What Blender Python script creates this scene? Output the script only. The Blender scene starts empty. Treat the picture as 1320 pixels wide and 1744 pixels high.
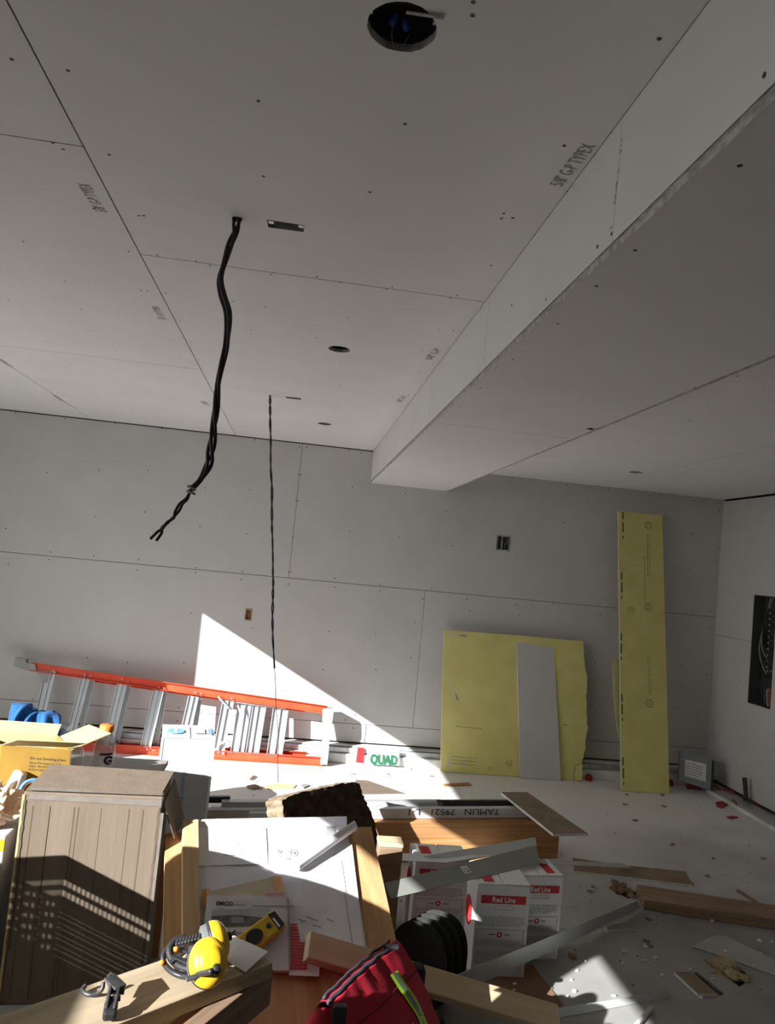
import bpy, bmesh, math, random
from mathutils import Vector, Matrix, noise as mnoise
random.seed(7)
V = Vector
scene = bpy.context.scene
COL = scene.collection

# ------------------------------------------------------------------ camera
FPX, YAW, PITCH, ROLL, CH = 1270.0, math.radians(6.55), math.radians(3.77), math.radians(5.47), 1.75
fwd = V((math.sin(YAW) * math.cos(PITCH), math.cos(YAW) * math.cos(PITCH), math.sin(PITCH)))
rt0 = V((math.cos(YAW), -math.sin(YAW), 0)); up0 = rt0.cross(fwd)
rt = math.cos(ROLL) * rt0 + math.sin(ROLL) * up0
up = -math.sin(ROLL) * rt0 + math.cos(ROLL) * up0
CAM = V((0, 0, CH))
cd = bpy.data.cameras.new('camera'); cam = bpy.data.objects.new('camera', cd); COL.objects.link(cam)
cd.sensor_fit = 'VERTICAL'; cd.sensor_height = 36.0; cd.sensor_width = 36.0 * 1320 / 1744
cd.lens = FPX / 1744 * 36.0; cd.clip_start = 0.05; cd.clip_end = 300
m = Matrix((rt, up, -fwd)).transposed().to_4x4(); m.translation = CAM
cam.matrix_world = m
scene.camera = cam

# ------------------------------------------------------------------ light
w = bpy.data.worlds.new('sky'); scene.world = w; w.use_nodes = True
nt = w.node_tree; nt.nodes.clear()
bg = nt.nodes.new('ShaderNodeBackground'); wo = nt.nodes.new('ShaderNodeOutputWorld')
bg.inputs[0].default_value = (1.0, 0.985, 0.95, 1); bg.inputs[1].default_value = 2.6
nt.links.new(bg.outputs[0], wo.inputs[0])
SUN = V((1.0, 0.80, -0.536)).normalized()
sl = bpy.data.lights.new('sun', 'SUN'); sl.energy = 14.5; sl.angle = math.radians(0.3); sl.color = (1.0, 1.0, 1.0)
so = bpy.data.objects.new('sun', sl); COL.objects.link(so)
so.rotation_euler = SUN.to_track_quat('-Z', 'Y').to_euler(); so.location = (-8, -8, 6)
vs = scene.view_settings
vs.view_transform = 'Standard'; vs.look = 'None'; vs.gamma = 1.0; vs.use_curve_mapping = False
vs.exposure = 0.0
scene.cycles.use_denoising = True
scene.cycles.max_bounces = 10; scene.cycles.diffuse_bounces = 7
scene.cycles.caustics_reflective = False; scene.cycles.caustics_refractive = False
scene.cycles.sample_clamp_indirect = 6.0

# ------------------------------------------------------------------ pixel -> place helpers
def ray(px, py):
    return (rt * ((px - 660) / FPX) + up * (-(py - 872) / FPX) + fwd)
def Pz(px, py, z=0.0):
    d = ray(px, py); return CAM + d * ((z - CH) / d.z)
def Py(px, py, y):
    d = ray(px, py); return CAM + d * (y / d.y)
def Px(px, py, x):
    d = ray(px, py); return CAM + d * (x / d.x)
def Pp(px, py, o, n):
    d = ray(px, py); return CAM + d * ((o - CAM).dot(n) / d.dot(n))

# ------------------------------------------------------------------ materials
MATS = {}
def mat(name, c1, c2=None, rough=0.6, metal=0.0, scale=8.0, stretch=(1, 1, 1), bump=0.0, bscale=None, detail=4.0, lo=0.35, hi=0.65,
        trans=0.0, alpha=1.0, spec=None, kind='noise', ior=None, emit=None):
    if name in MATS: return MATS[name]
    M = bpy.data.materials.new(name); M.use_nodes = True
    t = M.node_tree; b = t.nodes['Principled BSDF']
    b.inputs['Roughness'].default_value = rough; b.inputs['Metallic'].default_value = metal
    if spec is not None: b.inputs['Specular IOR Level'].default_value = spec
    if trans: b.inputs['Transmission Weight'].default_value = trans
    if ior: b.inputs['IOR'].default_value = ior
    b.inputs['Alpha'].default_value = alpha
    c1 = tuple(c1) + (1,); c2 = tuple(c2) + (1,) if c2 else c1
    tc = t.nodes.new('ShaderNodeTexCoord'); mp = t.nodes.new('ShaderNodeMapping')
    mp.inputs['Scale'].default_value = stretch
    t.links.new(tc.outputs['Object'], mp.inputs[0])
    if kind == 'wood':
        n0 = t.nodes.new('ShaderNodeTexNoise'); n0.inputs['Scale'].default_value = scale; n0.inputs['Detail'].default_value = 5
        n0.inputs['Distortion'].default_value = 0.6
        t.links.new(mp.outputs[0], n0.inputs['Vector']); fac = n0.outputs[0]
    else:
        n0 = t.nodes.new('ShaderNodeTexNoise'); n0.inputs['Scale'].default_value = scale; n0.inputs['Detail'].default_value = detail
        t.links.new(mp.outputs[0], n0.inputs['Vector']); fac = n0.outputs[0]
    r = t.nodes.new('ShaderNodeValToRGB'); r.color_ramp.elements[0].position = lo; r.color_ramp.elements[1].position = hi
    r.color_ramp.elements[0].color = c1; r.color_ramp.elements[1].color = c2
    t.links.new(fac, r.inputs[0]); t.links.new(r.outputs[0], b.inputs['Base Color'])
    if bump:
        n1 = t.nodes.new('ShaderNodeTexNoise'); n1.inputs['Scale'].default_value = bscale or scale * 4; n1.inputs['Detail'].default_value = 5
        t.links.new(mp.outputs[0], n1.inputs['Vector'])
        bp = t.nodes.new('ShaderNodeBump'); bp.inputs['Strength'].default_value = bump; bp.inputs['Distance'].default_value = 0.004
        t.links.new(n1.outputs[0], bp.inputs['Height']); t.links.new(bp.outputs[0], b.inputs['Normal'])
    MATS[name] = M
    return M
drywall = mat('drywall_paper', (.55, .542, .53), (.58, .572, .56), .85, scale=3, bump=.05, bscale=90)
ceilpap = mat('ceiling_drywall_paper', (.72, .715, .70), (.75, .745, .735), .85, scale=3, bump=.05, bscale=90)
gypcore = mat('gypsum_core', (.30, .29, .27), (.55, .53, .50), .95, scale=40, bump=.5)
voidm = mat('wall_cavity_dark', (.035, .032, .03), (.06, .055, .05), .95)
concrete = mat('concrete_floor', (.22, .216, .200), (.40, .395, .375), .75, scale=1.3, detail=9, lo=.3, hi=.68, bump=.15, bscale=30)
kerbm = mat('kerb_concrete', (.62, .61, .59), (.80, .79, .77), .85, scale=6, bump=.3, bscale=30)
galv = mat('galvanised_steel', (.42, .44, .45), (.55, .57, .58), .45, metal=.6, scale=20)
yellowp = mat('yellow_gypsum_paper', (.68, .62, .22), (.74, .68, .27), .8, scale=5, bump=.03)
yellowd = mat('yellow_torn_paper', (.45, .46, .22), (.55, .54, .25), .85, scale=12)
brownp = mat('brown_paper_back', (.20, .145, .095), (.27, .20, .135), .85, scale=6)
orange = mat('orange_fibreglass', (.66, .065, .022), (.74, .09, .03), .45, scale=5)
alu = mat('aluminium', (.46, .49, .52), (.56, .59, .61), .5, metal=.3, scale=3, stretch=(1, 14, 14))
greyplast = mat('grey_plastic', (.26, .27, .255), (.31, .32, .30), .55, scale=9)
bluecl = mat('blue_cloth', (.012, .085, .25), (.018, .12, .32), .9, scale=14, bump=.3, bscale=60)
card = mat('brown_cardboard', (.17, .130, .092), (.20, .155, .112), .85, scale=2.5, stretch=(5, 5, .5), bump=.25, bscale=14)
cardedge = mat('cardboard_dark_edge', (.115, .085, .058), (.14, .105, .072), .9)
crease_m = mat('cardboard_crease', (.135, .102, .071), (.155, .118, .084), .9)
cardin = mat('carton_inside_kraft', (.46, .36, .17), (.52, .40, .20), .85, scale=4)
tape = mat('clear_packing_tape', (.20, .175, .15), (.24, .21, .18), .3, scale=20)
yelcart = mat('yellow_carton_print', (.24, .13, .010), (.28, .16, .013), .7)
whitecart = mat('white_carton_board', (.46, .465, .49), (.51, .515, .54), .7, scale=4)
cartw = mat('glossy_white_carton', (.80, .80, .80), (.84, .84, .84), .5, scale=4)
paper = mat('white_paper', (.80, .80, .82), (.86, .86, .88), .8, scale=4)
paperl = mat('plan_paper', (.74, .74, .78), (.84, .84, .87), .8, scale=5)
ink = mat('black_print', (.035, .035, .04), None, .8)
inkg = mat('grey_print', (.30, .30, .31), None, .8)
inkgf = mat('faint_grey_print', (.50, .50, .51), None, .8)
pencil = mat('pencil_grey_print', (.26, .26, .26), None, .85)
inkb = mat('blue_print', (.05, .16, .42), None, .7)
inklb = mat('light_blue_print', (.18, .42, .80), None, .7)
inkolive = mat('olive_print', (.20, .18, .07), None, .85)
inkolf = mat('faint_olive_print', (.40, .36, .13), None, .85)
redp = mat('red_print', (.55, .02, .03), (.60, .03, .04), .6)
greenp = mat('green_print', (.0, .12, .045), None, .7)
ply = mat('plywood', (.44, .245, .10), (.66, .42, .21), .7, scale=3.0, stretch=(7, .8, 7), kind='wood', lo=.3, hi=.7, bump=.06)
wood = mat('pine_lumber', (.50, .32, .15), (.66, .47, .26), .7, scale=4, stretch=(.7, 9, 9), kind='wood', lo=.3, hi=.72, bump=.08)
woodf = mat('fir_beam', (.36, .17, .06), (.54, .29, .12), .65, scale=4, stretch=(.5, 1, 14), kind='wood', lo=.3, hi=.7, bump=.06)
woodd = mat('weathered_brown_lumber', (.20, .125, .075), (.33, .225, .145), .8, scale=4, stretch=(.7, 9, 9), kind='wood', lo=.3, hi=.7, bump=.1)
woodp = mat('pale_spruce_lumber', (.58, .44, .27), (.70, .56, .37), .75, scale=4, stretch=(.6, 10, 10), kind='wood', lo=.3, hi=.72, bump=.08)
plankm = mat('dusty_bench_plank', (.36, .28, .18), (.52, .42, .28), .8, scale=4, stretch=(.8, 8, 8), kind='wood', lo=.25, hi=.7, bump=.15)
redwood = mat('orange_brown_stud', (.40, .17, .06), (.52, .25, .10), .7, scale=4, stretch=(.7, 9, 9), kind='wood')
whitemet = mat('white_enamelled_metal', (.72, .74, .76), (.78, .80, .82), .38, scale=3)
greymet = mat('light_grey_metal', (.50, .53, .52), (.56, .58, .57), .4, metal=.25, scale=4)
greenmet = mat('grey_green_metal', (.26, .275, .24), (.30, .31, .275), .5, scale=3)
blackm = mat('black_rubber', (.015, .015, .016), None, .6)
blackf = mat('black_felt', (.018, .019, .018), (.03, .03, .028), .95, scale=40, bump=.3)
blackp = mat('black_plastic', (.02, .02, .022), (.03, .03, .034), .4)
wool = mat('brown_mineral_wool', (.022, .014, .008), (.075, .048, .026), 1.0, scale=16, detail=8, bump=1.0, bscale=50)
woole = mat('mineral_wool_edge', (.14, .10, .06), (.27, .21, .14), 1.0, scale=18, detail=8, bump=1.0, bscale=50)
bagred = mat('red_bag_fabric', (.40, .008, .025), (.50, .014, .04), .75, scale=6, bump=.15, bscale=200)
bagdark = mat('dark_navy_piping', (.04, .035, .05), None, .7)
hivis = mat('lime_reflective_tape', (.45, .80, .04), (.52, .88, .06), .5)
hivisg = mat('silver_reflective_tape', (.12, .17, .13), (.18, .24, .18), .35, metal=.3)
tagyel = mat('olive_yellow_tag', (.36, .34, .07), (.42, .40, .10), .7)
muffyel = mat('yellow_gloss_plastic', (.80, .50, .02), (.86, .57, .03), .32)
foamg = mat('grey_foam_cushion', (.10, .10, .105), (.14, .14, .15), .8)
ratchm = mat('dark_ratchet_steel', (.045, .046, .05), (.10, .10, .105), .45, metal=.5, scale=30)
toolyel = mat('tool_yellow_plastic', (.55, .36, .02), (.62, .42, .03), .5)
clear = mat('clear_plastic', (.80, .82, .83), None, .08, alpha=.42, spec=.6)
sleevem = mat('clear_plastic_sleeve', (.85, .86, .88), None, .22, alpha=.16, spec=.9)
orangecap = mat('orange_cap_plastic', (.85, .22, .03), (.9, .26, .04), .4)
bluetape = mat('blue_masking_tape', (.08, .22, .52), (.1, .27, .6), .6)
whitepl = mat('white_plastic', (.82, .82, .83), None, .45)
kraftp = mat('crumpled_kraft_paper', (.62, .45, .30), (.78, .63, .47), .9, scale=12, bump=.6)
folder = mat('manila_folder', (.52, .42, .25), (.58, .48, .30), .8)
orangetab = mat('orange_divider_tab', (.70, .30, .06), (.78, .36, .08), .7)
pinkp = mat('pink_paper', (.55, .22, .28), None, .8)
photo1 = mat('printed_photo_sky', (.30, .35, .38), (.42, .46, .48), .5, scale=9)
photo2 = mat('printed_photo_trees', (.06, .065, .05), (.16, .16, .14), .5, scale=40)
teal = mat('teal_paper', (.12, .28, .26), (.16, .33, .31), .8)
greycard = mat('grey_card', (.26, .25, .225), (.33, .32, .29), .85, scale=4)
redplast = mat('red_plastic_strap', (.26, .016, .018), (.36, .02, .022), .5)
bluenut = mat('blue_wire_nut', (.02, .09, .42), None, .4)
copperb = mat('brown_outlet_box', (.25, .13, .05), (.36, .19, .08), .6)
panelgrey = mat('enclosure_grey_paint', (.20, .225, .235), (.24, .265, .275), .5)
tubm = mat('dark_enclosure_paint', (.055, .06, .06), (.075, .08, .08), .6)
canm = mat('dark_light_can', (.02, .022, .026), (.035, .037, .042), .6)
buff = mat('buff_powder', (.33, .25, .13), (.50, .40, .23), 1.0, scale=60, bump=1.0)
glasshaze = mat('poly_film', (.62, .62, .60), None, .35, alpha=.45)
screwm = mat('dark_screw_head', (.03, .03, .03), None, .6)
silver = mat('silver_label', (.62, .62, .66), (.78, .78, .82), .5, scale=30)
brushedw = mat('white_scuff', (.66, .64, .52), None, .9)
smudge = mat('brown_smudge', (.56, .51, .17), (.66, .60, .21), .9, scale=20)
outdoorm = mat('outdoor_paving', (.09, .09, .088), (.12, .12, .115), .9, scale=2)

# ragged pale drift by the back wall: dust plus bounce light put into colour
t = concrete.node_tree; bs = t.nodes['Principled BSDF']; src = bs.inputs['Base Color'].links[0].from_socket
ge = t.nodes.new('ShaderNodeNewGeometry'); sx = t.nodes.new('ShaderNodeSeparateXYZ'); t.links.new(ge.outputs['Position'], sx.inputs[0])
nn = t.nodes.new('ShaderNodeTexNoise'); nn.inputs['Scale'].default_value = 1.1; nn.inputs['Detail'].default_value = 6; t.links.new(ge.outputs['Position'], nn.inputs['Vector'])
def mth(op, a, b):
    n = t.nodes.new('ShaderNodeMath'); n.operation = op
    for i, v in enumerate((a, b)):
        if isinstance(v, (int, float)): n.inputs[i].default_value = v
        else: t.links.new(v, n.inputs[i])
    return n.outputs[0]
dd = mth('SUBTRACT', mth('ADD', sx.outputs[1], mth('MULTIPLY', nn.outputs[0], 2.2)), mth('ADD', 5.0, mth('MULTIPLY', mth('MAXIMUM', mth('SUBTRACT', sx.outputs[0], .8), 0.0), .30)))
mr = t.nodes.new('ShaderNodeMapRange'); mr.inputs['From Min'].default_value = -.5; mr.inputs['From Max'].default_value = .9; t.links.new(dd, mr.inputs['Value'])
mx = t.nodes.new('ShaderNodeMix'); mx.data_type = 'RGBA'; mx.inputs[7].default_value = (.78, .775, .76, 1)
t.links.new(mr.outputs[0], mx.inputs[0]); t.links.new(src, mx.inputs[6]); t.links.new(mx.outputs[2], bs.inputs['Base Color'])

# ------------------------------------------------------------------ mesh helpers
WM = {}
def setp(o, label=None, cat=None, group=None, kind=None):
    if label: o['label'] = label
    if cat: o['category'] = cat
    if group: o['group'] = group
    if kind: o['kind'] = kind
    return o
def thing(name, label, cat, loc=(0, 0, 0), rz=0.0, group=None, kind=None, M=None):
    o = bpy.data.objects.new(name, None); COL.objects.link(o); o.empty_display_size = .1
    if M is None: M = Matrix.Translation(V(loc)) @ Matrix.Rotation(rz, 4, 'Z')
    o.matrix_world = M; WM[o.name] = M.copy()
    return setp(o, label, cat, group, kind)
def link(name, me, mt, parent=None, M=None, smooth=False):
    if mt is not None and not me.materials: me.materials.append(mt)
    if smooth:
        for p in me.polygons: p.use_smooth = True
    o = bpy.data.objects.new(name, me); COL.objects.link(o)
    if M is None:
        M = Matrix.Identity(4)
        if parent is None and len(me.vertices):
            xs = [v.co.x for v in me.vertices]; ys = [v.co.y for v in me.vertices]; zs = [v.co.z for v in me.vertices]
            c = V(((min(xs) + max(xs)) / 2, (min(ys) + max(ys)) / 2, min(zs)))
            me.transform(Matrix.Translation(-c)); M = Matrix.Translation(c)
    if parent is not None:
        o.parent = parent; o.matrix_parent_inverse = Matrix.Identity(4)
        o.matrix_basis = WM[parent.name].inverted() @ M
    else:
        o.matrix_world = M
    WM[o.name] = M.copy()
    return o
def mesh(name, vs_, fs):
    me = bpy.data.meshes.new(name); me.from_pydata([tuple(v) for v in vs_], [], fs); me.update(); return me
def bm_done(bm, name):
    bmesh.ops.recalc_face_normals(bm, faces=bm.faces[:])
    me = bpy.data.meshes.new(name); bm.to_mesh(me); bm.free(); return me
def bm_box(bm, c, s, R=None, bev=0.0):
    r = bmesh.ops.create_cube(bm, size=1.0)
    M = Matrix.Translation(V(c)) @ (R.to_4x4() if R else Matrix.Identity(4)) @ Matrix.Diagonal((s[0], s[1], s[2], 1))
    bmesh.ops.transform(bm, matrix=M, verts=r['verts'])
    if bev:
        es = list({e for v in r['verts'] for e in v.link_edges})
        bmesh.ops.bevel(bm, geom=es, offset=bev, segments=2, affect='EDGES', profile=.5)
def box(name, c, s, mt, parent=None, M=None, bev=0.0):
    bm = bmesh.new(); bm_box(bm, c, s, None, bev); return link(name, bm_done(bm, name), mt, parent, M)
def frame(o, x, y):
    x = V(x).normalized(); z = x.cross(V(y)).normalized(); y = z.cross(x)
    M = Matrix((x, y, z)).transposed().to_4x4(); M.translation = V(o); return M
def beam(name, p0, p1, wd, ht, mt, parent=None, upv=(0, 0, 1), bev=.002):
    p0 = V(p0); p1 = V(p1); x = (p1 - p0); L = x.length; x.normalize()
    y = V(upv).cross(x).normalized()
    M = frame(p0, x, y)
    bm = bmesh.new(); bm_box(bm, (L / 2, 0, 0), (L, wd, ht), None, bev if bev < min(wd, ht) / 2.2 else 0)
    return link(name, bm_done(bm, name), mt, parent, M)
def prism2(poly, holes, t):
    """2-D outline (with holes) in XY -> slab from z=0 down to z=-t"""
    bm = bmesh.new(); loops = []
    for lp in [poly] + list(holes or []):
        vsl = [bm.verts.new((p[0], p[1], 0)) for p in lp]
        loops.append(vsl)
    bm.verts.index_update()
    es = []
    for vsl in loops:
        for i in range(len(vsl)): es.append(bm.edges.new((vsl[i], vsl[(i + 1) % len(vsl)])))
    if holes:
        bmesh.ops.triangle_fill(bm, use_beauty=True, use_dissolve=False, edges=es)
    else:
        bm.faces.new(loops[0])
    for f in bm.faces:
        if f.normal.z < 0: f.normal_flip()
    bm.normal_update()
    for f in bm.faces[:]:
        if f.normal.z < 0: f.normal_flip()
    if t:
        low = {}
        for vsl in loops:
            for v in vsl: low[v] = bm.verts.new((v.co.x, v.co.y, -t))
        for f in bm.faces[:]:
            bm.faces.new([low[v] for v in reversed(f.verts)])
        for vsl in loops:
            for i in range(len(vsl)):
                a, b = vsl[i], vsl[(i + 1) % len(vsl)]
                bm.faces.new((a, b, low[b], low[a]))
        bmesh.ops.recalc_face_normals(bm, faces=bm.faces[:])
    return bm
def slab(name, poly, holes, t, mt, M, parent=None, edge=None):
    bm = prism2(poly, holes, t); bm.normal_update()
    me = bpy.data.meshes.new(name); bm.to_mesh(me); bm.free()
    me.materials.append(mt)
    if edge is not None:
        me.materials.append(edge)
        for p in me.polygons:
            if abs(p.normal.z) < .5: p.material_index = 1
    return link(name, me, None, parent, M)
def board(name, pts, t, mt, parent=None, edge=None, towards=None):
    """flat board from world corner points, front face through them, thickness t away from the camera"""
    pts = [V(p) for p in pts]
    n = V((0, 0, 0))
    for i in range(len(pts)): n += (pts[i] - pts[0]).cross(pts[(i + 1) % len(pts)] - pts[0])
    n.normalize()
    vw = (V(towards) if towards else CAM - pts[0])
    if n.dot(vw) < 0: n = -n
    x = (pts[1] - pts[0]); x = (x - n * x.dot(n)).normalized(); y = n.cross(x)
    M = Matrix((x, y, n)).transposed().to_4x4(); M.translation = pts[0]
    poly = [((p - pts[0]).dot(x), (p - pts[0]).dot(y)) for p in pts]
    return slab(name, poly, None, t, mt, M, parent, edge)
def catmull(pts, n=8):
    pts = [V(p) for p in pts]; out = []
    for i in range(len(pts) - 1):
        p0 = pts[max(i - 1, 0)]; p1 = pts[i]; p2 = pts[i + 1]; p3 = pts[min(i + 2, len(pts) - 1)]
        for k in range(n):
            t = k / n
            out.append(.5 * ((2 * p1) + (p2 - p0) * t + (2 * p0 - 5 * p1 + 4 * p2 - p3) * t * t + (3 * p1 - p0 - 3 * p2 + p3) * t ** 3))
    out.append(pts[-1]); return out
def bm_tube(bm, path, r, seg=8, cap=True):
    path = [V(p) for p in path]; rings = []
    pt = None; nrm = None
    for i, p in enumerate(path):
        t = (path[min(i + 1, len(path) - 1)] - path[max(i - 1, 0)]).normalized()
        if nrm is None:
            a = V((0, 0, 1)) if abs(t.z) < .9 else V((1, 0, 0)); nrm = t.cross(a).normalized()
        else:
            nrm = (nrm - t * nrm.dot(t)).normalized()
        b = t.cross(nrm); rr = r[i] if isinstance(r, (list, tuple)) else r
        rings.append([bm.verts.new(p + (nrm * math.cos(q * 2 * math.pi / seg) + b * math.sin(q * 2 * math.pi / seg)) * rr) for q in range(seg)])
    for i in range(len(rings) - 1):
        for q in range(seg):
            bm.faces.new((rings[i][q], rings[i][(q + 1) % seg], rings[i + 1][(q + 1) % seg], rings[i + 1][q]))
    if cap:
        bm.faces.new(rings[0][::-1]); bm.faces.new(rings[-1])
def tube(name, path, r, mt, parent=None, seg=8, M=None):
    bm = bmesh.new(); bm_tube(bm, path, r, seg); return link(name, bm_done(bm, name), mt, parent, M, True)
def bm_lathe(bm, prof, seg=24):
    rings = []
    for (r, z) in prof:
        rings.append([bm.verts.new((r * math.cos(2 * math.pi * q / seg), r * math.sin(2 * math.pi * q / seg), z)) for q in range(seg)] if r > 1e-6 else [bm.verts.new((0, 0, z))])
    for a, b in zip(rings, rings[1:]):
        for q in range(seg):
            A = [a[q % len(a)], a[(q + 1) % seg % len(a)] if len(a) > 1 else a[0]]; B = [b[q % len(b)], b[(q + 1) % seg % len(b)] if len(b) > 1 else b[0]]
            f = [A[0]] + ([A[1]] if len(a) > 1 else []) + ([B[1]] if len(b) > 1 else []) + [B[0]]
            if len(set(f)) >= 3: bm.faces.new(f)
def lathe(name, prof, mt, parent=None, M=None, seg=24):
    bm = bmesh.new(); bm_lathe(bm, prof, seg); return link(name, bm_done(bm, name), mt, parent, M, True)
def grid(name, fn, nu, nv, mt, parent=None, smooth=True, M=None):
    vsl = [fn(i / nu, j / nv) for j in range(nv + 1) for i in range(nu + 1)]
    fs = [(j * (nu + 1) + i, j * (nu + 1) + i + 1, (j + 1) * (nu + 1) + i + 1, (j + 1) * (nu + 1) + i) for j in range(nv) for i in range(nu)]
    return link(name, mesh(name, vsl, fs), mt, parent, M, smooth)
def ribbon(name, path, side, wd, mt, parent=None):
    vsl = []; fs = []
    side = V(side).normalized()
    for i, p in enumerate(path): vsl += [V(p) - side * wd / 2, V(p) + side * wd / 2]
    for i in range(len(path) - 1): fs.append((2 * i, 2 * i + 1, 2 * i + 3, 2 * i + 2))
    return link(name, mesh(name, vsl, fs), mt, parent)
def text(name, body, size, mt, M, parent, align='LEFT', sx=1.0, bold=0.0):
    c = bpy.data.curves.new(name, 'FONT'); c.body = body; c.size = size; c.align_x = align; c.resolution_u = 2; c.offset = bold
    o = bpy.data.objects.new(name, c); COL.objects.link(o)
    dg = bpy.context.evaluated_depsgraph_get()
    me = bpy.data.meshes.new_from_object(o.evaluated_get(dg)); bpy.data.objects.remove(o); bpy.data.curves.remove(c)
    if sx != 1.0: me.transform(Matrix.Diagonal((sx, 1, 1, 1)))
    me.materials.clear()
    return link(name, me, mt, parent, M)
def rects(name, rs, mt, M, parent, z=.0012):
    """flat print: (x0,y0,x1,y1) rectangles in the XY of M"""
    vsl = []; fs = []
    for (x0, y0, x1, y1) in rs:
        k = len(vsl); vsl += [(x0, y0, z), (x1, y0, z), (x1, y1, z), (x0, y1, z)]; fs.append((k, k + 1, k + 2, k + 3))
    o = link(name, mesh(name, vsl, fs), mt, parent, M)
    if len(rs) > 1: o['kind'] = 'stuff'
    return o
def ring_print(name, r0, r1, mt, M, parent, z=.0012, seg=20):
    vsl = []; fs = []
    for q in range(seg):
        a = 2 * math.pi * q / seg; vsl += [(r0 * math.cos(a), r0 * math.sin(a), z), (r1 * math.cos(a), r1 * math.sin(a), z)]
    for q in range(seg):
        a = 2 * q; b = 2 * ((q + 1) % seg); fs.append((a, a + 1, b + 1, b))
    return link(name, mesh(name, vsl, fs), mt, parent, M)
def textlines(x0, x1, y, n, dy, h, rag=.2):
    out = []
    for i in range(n):
        x = x0; end = x1 - (random.random() * rag * (x1 - x0) if i == n - 1 else random.random() * .04 * (x1 - x0))
        while x < end:
            l = min((x1 - x0) * random.uniform(.05, .14), end - x); out.append((x, y - i * dy - h / 2, x + l, y - i * dy + h / 2)); x += l + (x1 - x0) * .018
    return out
def circle(cx, cy, r, n=28, jag=0.0):
    return [(cx + (r + random.uniform(-jag, jag)) * math.cos(2 * math.pi * i / n), cy + (r + random.uniform(-jag, jag)) * math.sin(2 * math.pi * i / n)) for i in range(n)]
def rot3(M, axis, a): return M @ Matrix.Rotation(a, 4, axis)

# ================================================================== THE SETTING
WY, ZC, ZR, ZS, XR, XL, SX0, SX1 = 6.60, 2.72, 2.63, 2.43, 3.93, -3.20, 0.58, 1.285
Y0 = -4.5
def struct(o, label, cat): return setp(o, label, cat, None, 'structure')
struct(box('floor', ((XL + XR) / 2 + .1, (Y0 + WY) / 2 + .1, -.05), (XR - XL + .5, WY - Y0 + .5, .1), concrete), 'bare grey concrete slab floor with dust and painted bounce light paling the back', 'floor')
# outdoor paving beyond the opening
struct(box('ground', (-18.5, 0, -.17), (30, 40, .1), outdoorm), 'grey paving outside the building opening', 'ground')

GAP = .004
# --- ceiling: plasterboard sheets under dark joists
ceiling = struct(box('ceiling', ((XL + SX0) / 2, (Y0 + WY) / 2, ZC + .075), (SX0 - XL + .5, WY - Y0 + .4, .02), voidm), 'high ceiling hung with unfinished grey drywall sheets', 'ceiling')
MC = Matrix(((1, 0, 0, 0), (0, -1, 0, 0), (0, 0, -1, ZC), (0, 0, 0, 1)))
def cpanel(x0, x1, y0, y1, holes=(), M=MC, parent=ceiling, t=.016):
    poly = [(x0 + GAP / 2, -(y0 + GAP / 2)), (x1 - GAP / 2, -(y0 + GAP / 2)), (x1 - GAP / 2, -(y1 - GAP / 2)), (x0 + GAP / 2, -(y1 - GAP / 2))]
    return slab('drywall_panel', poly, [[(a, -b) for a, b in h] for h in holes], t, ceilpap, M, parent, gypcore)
CAN1, CAN2, CAN3 = (.091, 1.299, .064), (.097, 3.466, .052), (.102, 5.513, .05)
SLOT1, SLOT2 = (-.134, 2.207, .112, .05), (-.124, 4.711, .098, .05)
def rect_hole(c):
    x, y, a, b = c; return [(x - a / 2, y - b / 2), (x + a / 2, y - b / 2 + .002), (x + a / 2 - .003, y + b / 2), (x - a / 2 + .002, y + b / 2 + .002)]
cpanel(-.640, SX0, Y0, 1.0)
cpanel(-.640, SX0, 1.0, 2.602, [circle(*CAN1, 44, .0012), rect_hole(SLOT1), circle(-.279, 2.208, .017, 12, .003)])
cpanel(-.640, SX0, 2.602, WY, [circle(*CAN2, 36, .001), circle(*CAN3, 36, .001), rect_hole(SLOT2), circle(-.272, 4.725, .010, 10)])
for a, b in ((Y0, 1.915), (1.915, 4.235), (4.235, WY)): cpanel(-1.860, -.640, a, b)
for a, b in ((Y0, 2.9), (2.9, WY)): cpanel(XL - .05, -1.860, a, b)
# --- dropped bulkhead (soffit)
soffit = struct(box('soffit', ((SX0 + SX1) / 2, (Y0 + WY) / 2, 2.62), (SX1 - SX0 - .07, WY - Y0, .28), voidm), 'boxed drywall bulkhead running along the ceiling to the back wall', 'soffit')
MSL = Matrix(((0, 0, -1, SX0), (-1, 0, 0, 0), (0, 1, 0, 0), (0, 0, 0, 1)))   # faces -X; local x=-Y, y=Z
for a, b in ((Y0, 1.447), (1.447, 2.535), (2.535, 3.665), (3.665, WY)):
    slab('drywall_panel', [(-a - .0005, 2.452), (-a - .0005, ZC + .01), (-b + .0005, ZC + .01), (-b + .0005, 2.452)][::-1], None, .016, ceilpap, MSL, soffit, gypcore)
MSB = Matrix(((1, 0, 0, 0), (0, -1, 0, 0), (0, 0, -1, ZS), (0, 0, 0, 1)))
def edgey(x, y0, y1, n, amp):
    return [(x + random.uniform(-amp, amp), y0 + (y1 - y0) * i / n) for i in range(n + 1)]
for a, b in ((Y0, .4), (.4, 3.48), (3.48, WY)):
    left = edgey(SX0 + .003, b - GAP / 2, a + GAP / 2, int((b - a) / .07), .0025)
    right = [(SX1, a + GAP / 2), (SX1, b - GAP / 2)]
    if a == .4: right = [(SX1, a), (SX1, 3.16), (SX1 - .05, 3.18), (SX1 - .055, 3.21), (SX1, 3.24), (SX1, b - GAP / 2)]
    slab('drywall_panel', [(x, -y) for x, y in right + left], None, .016, ceilpap, MSB, soffit, gypcore)
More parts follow.
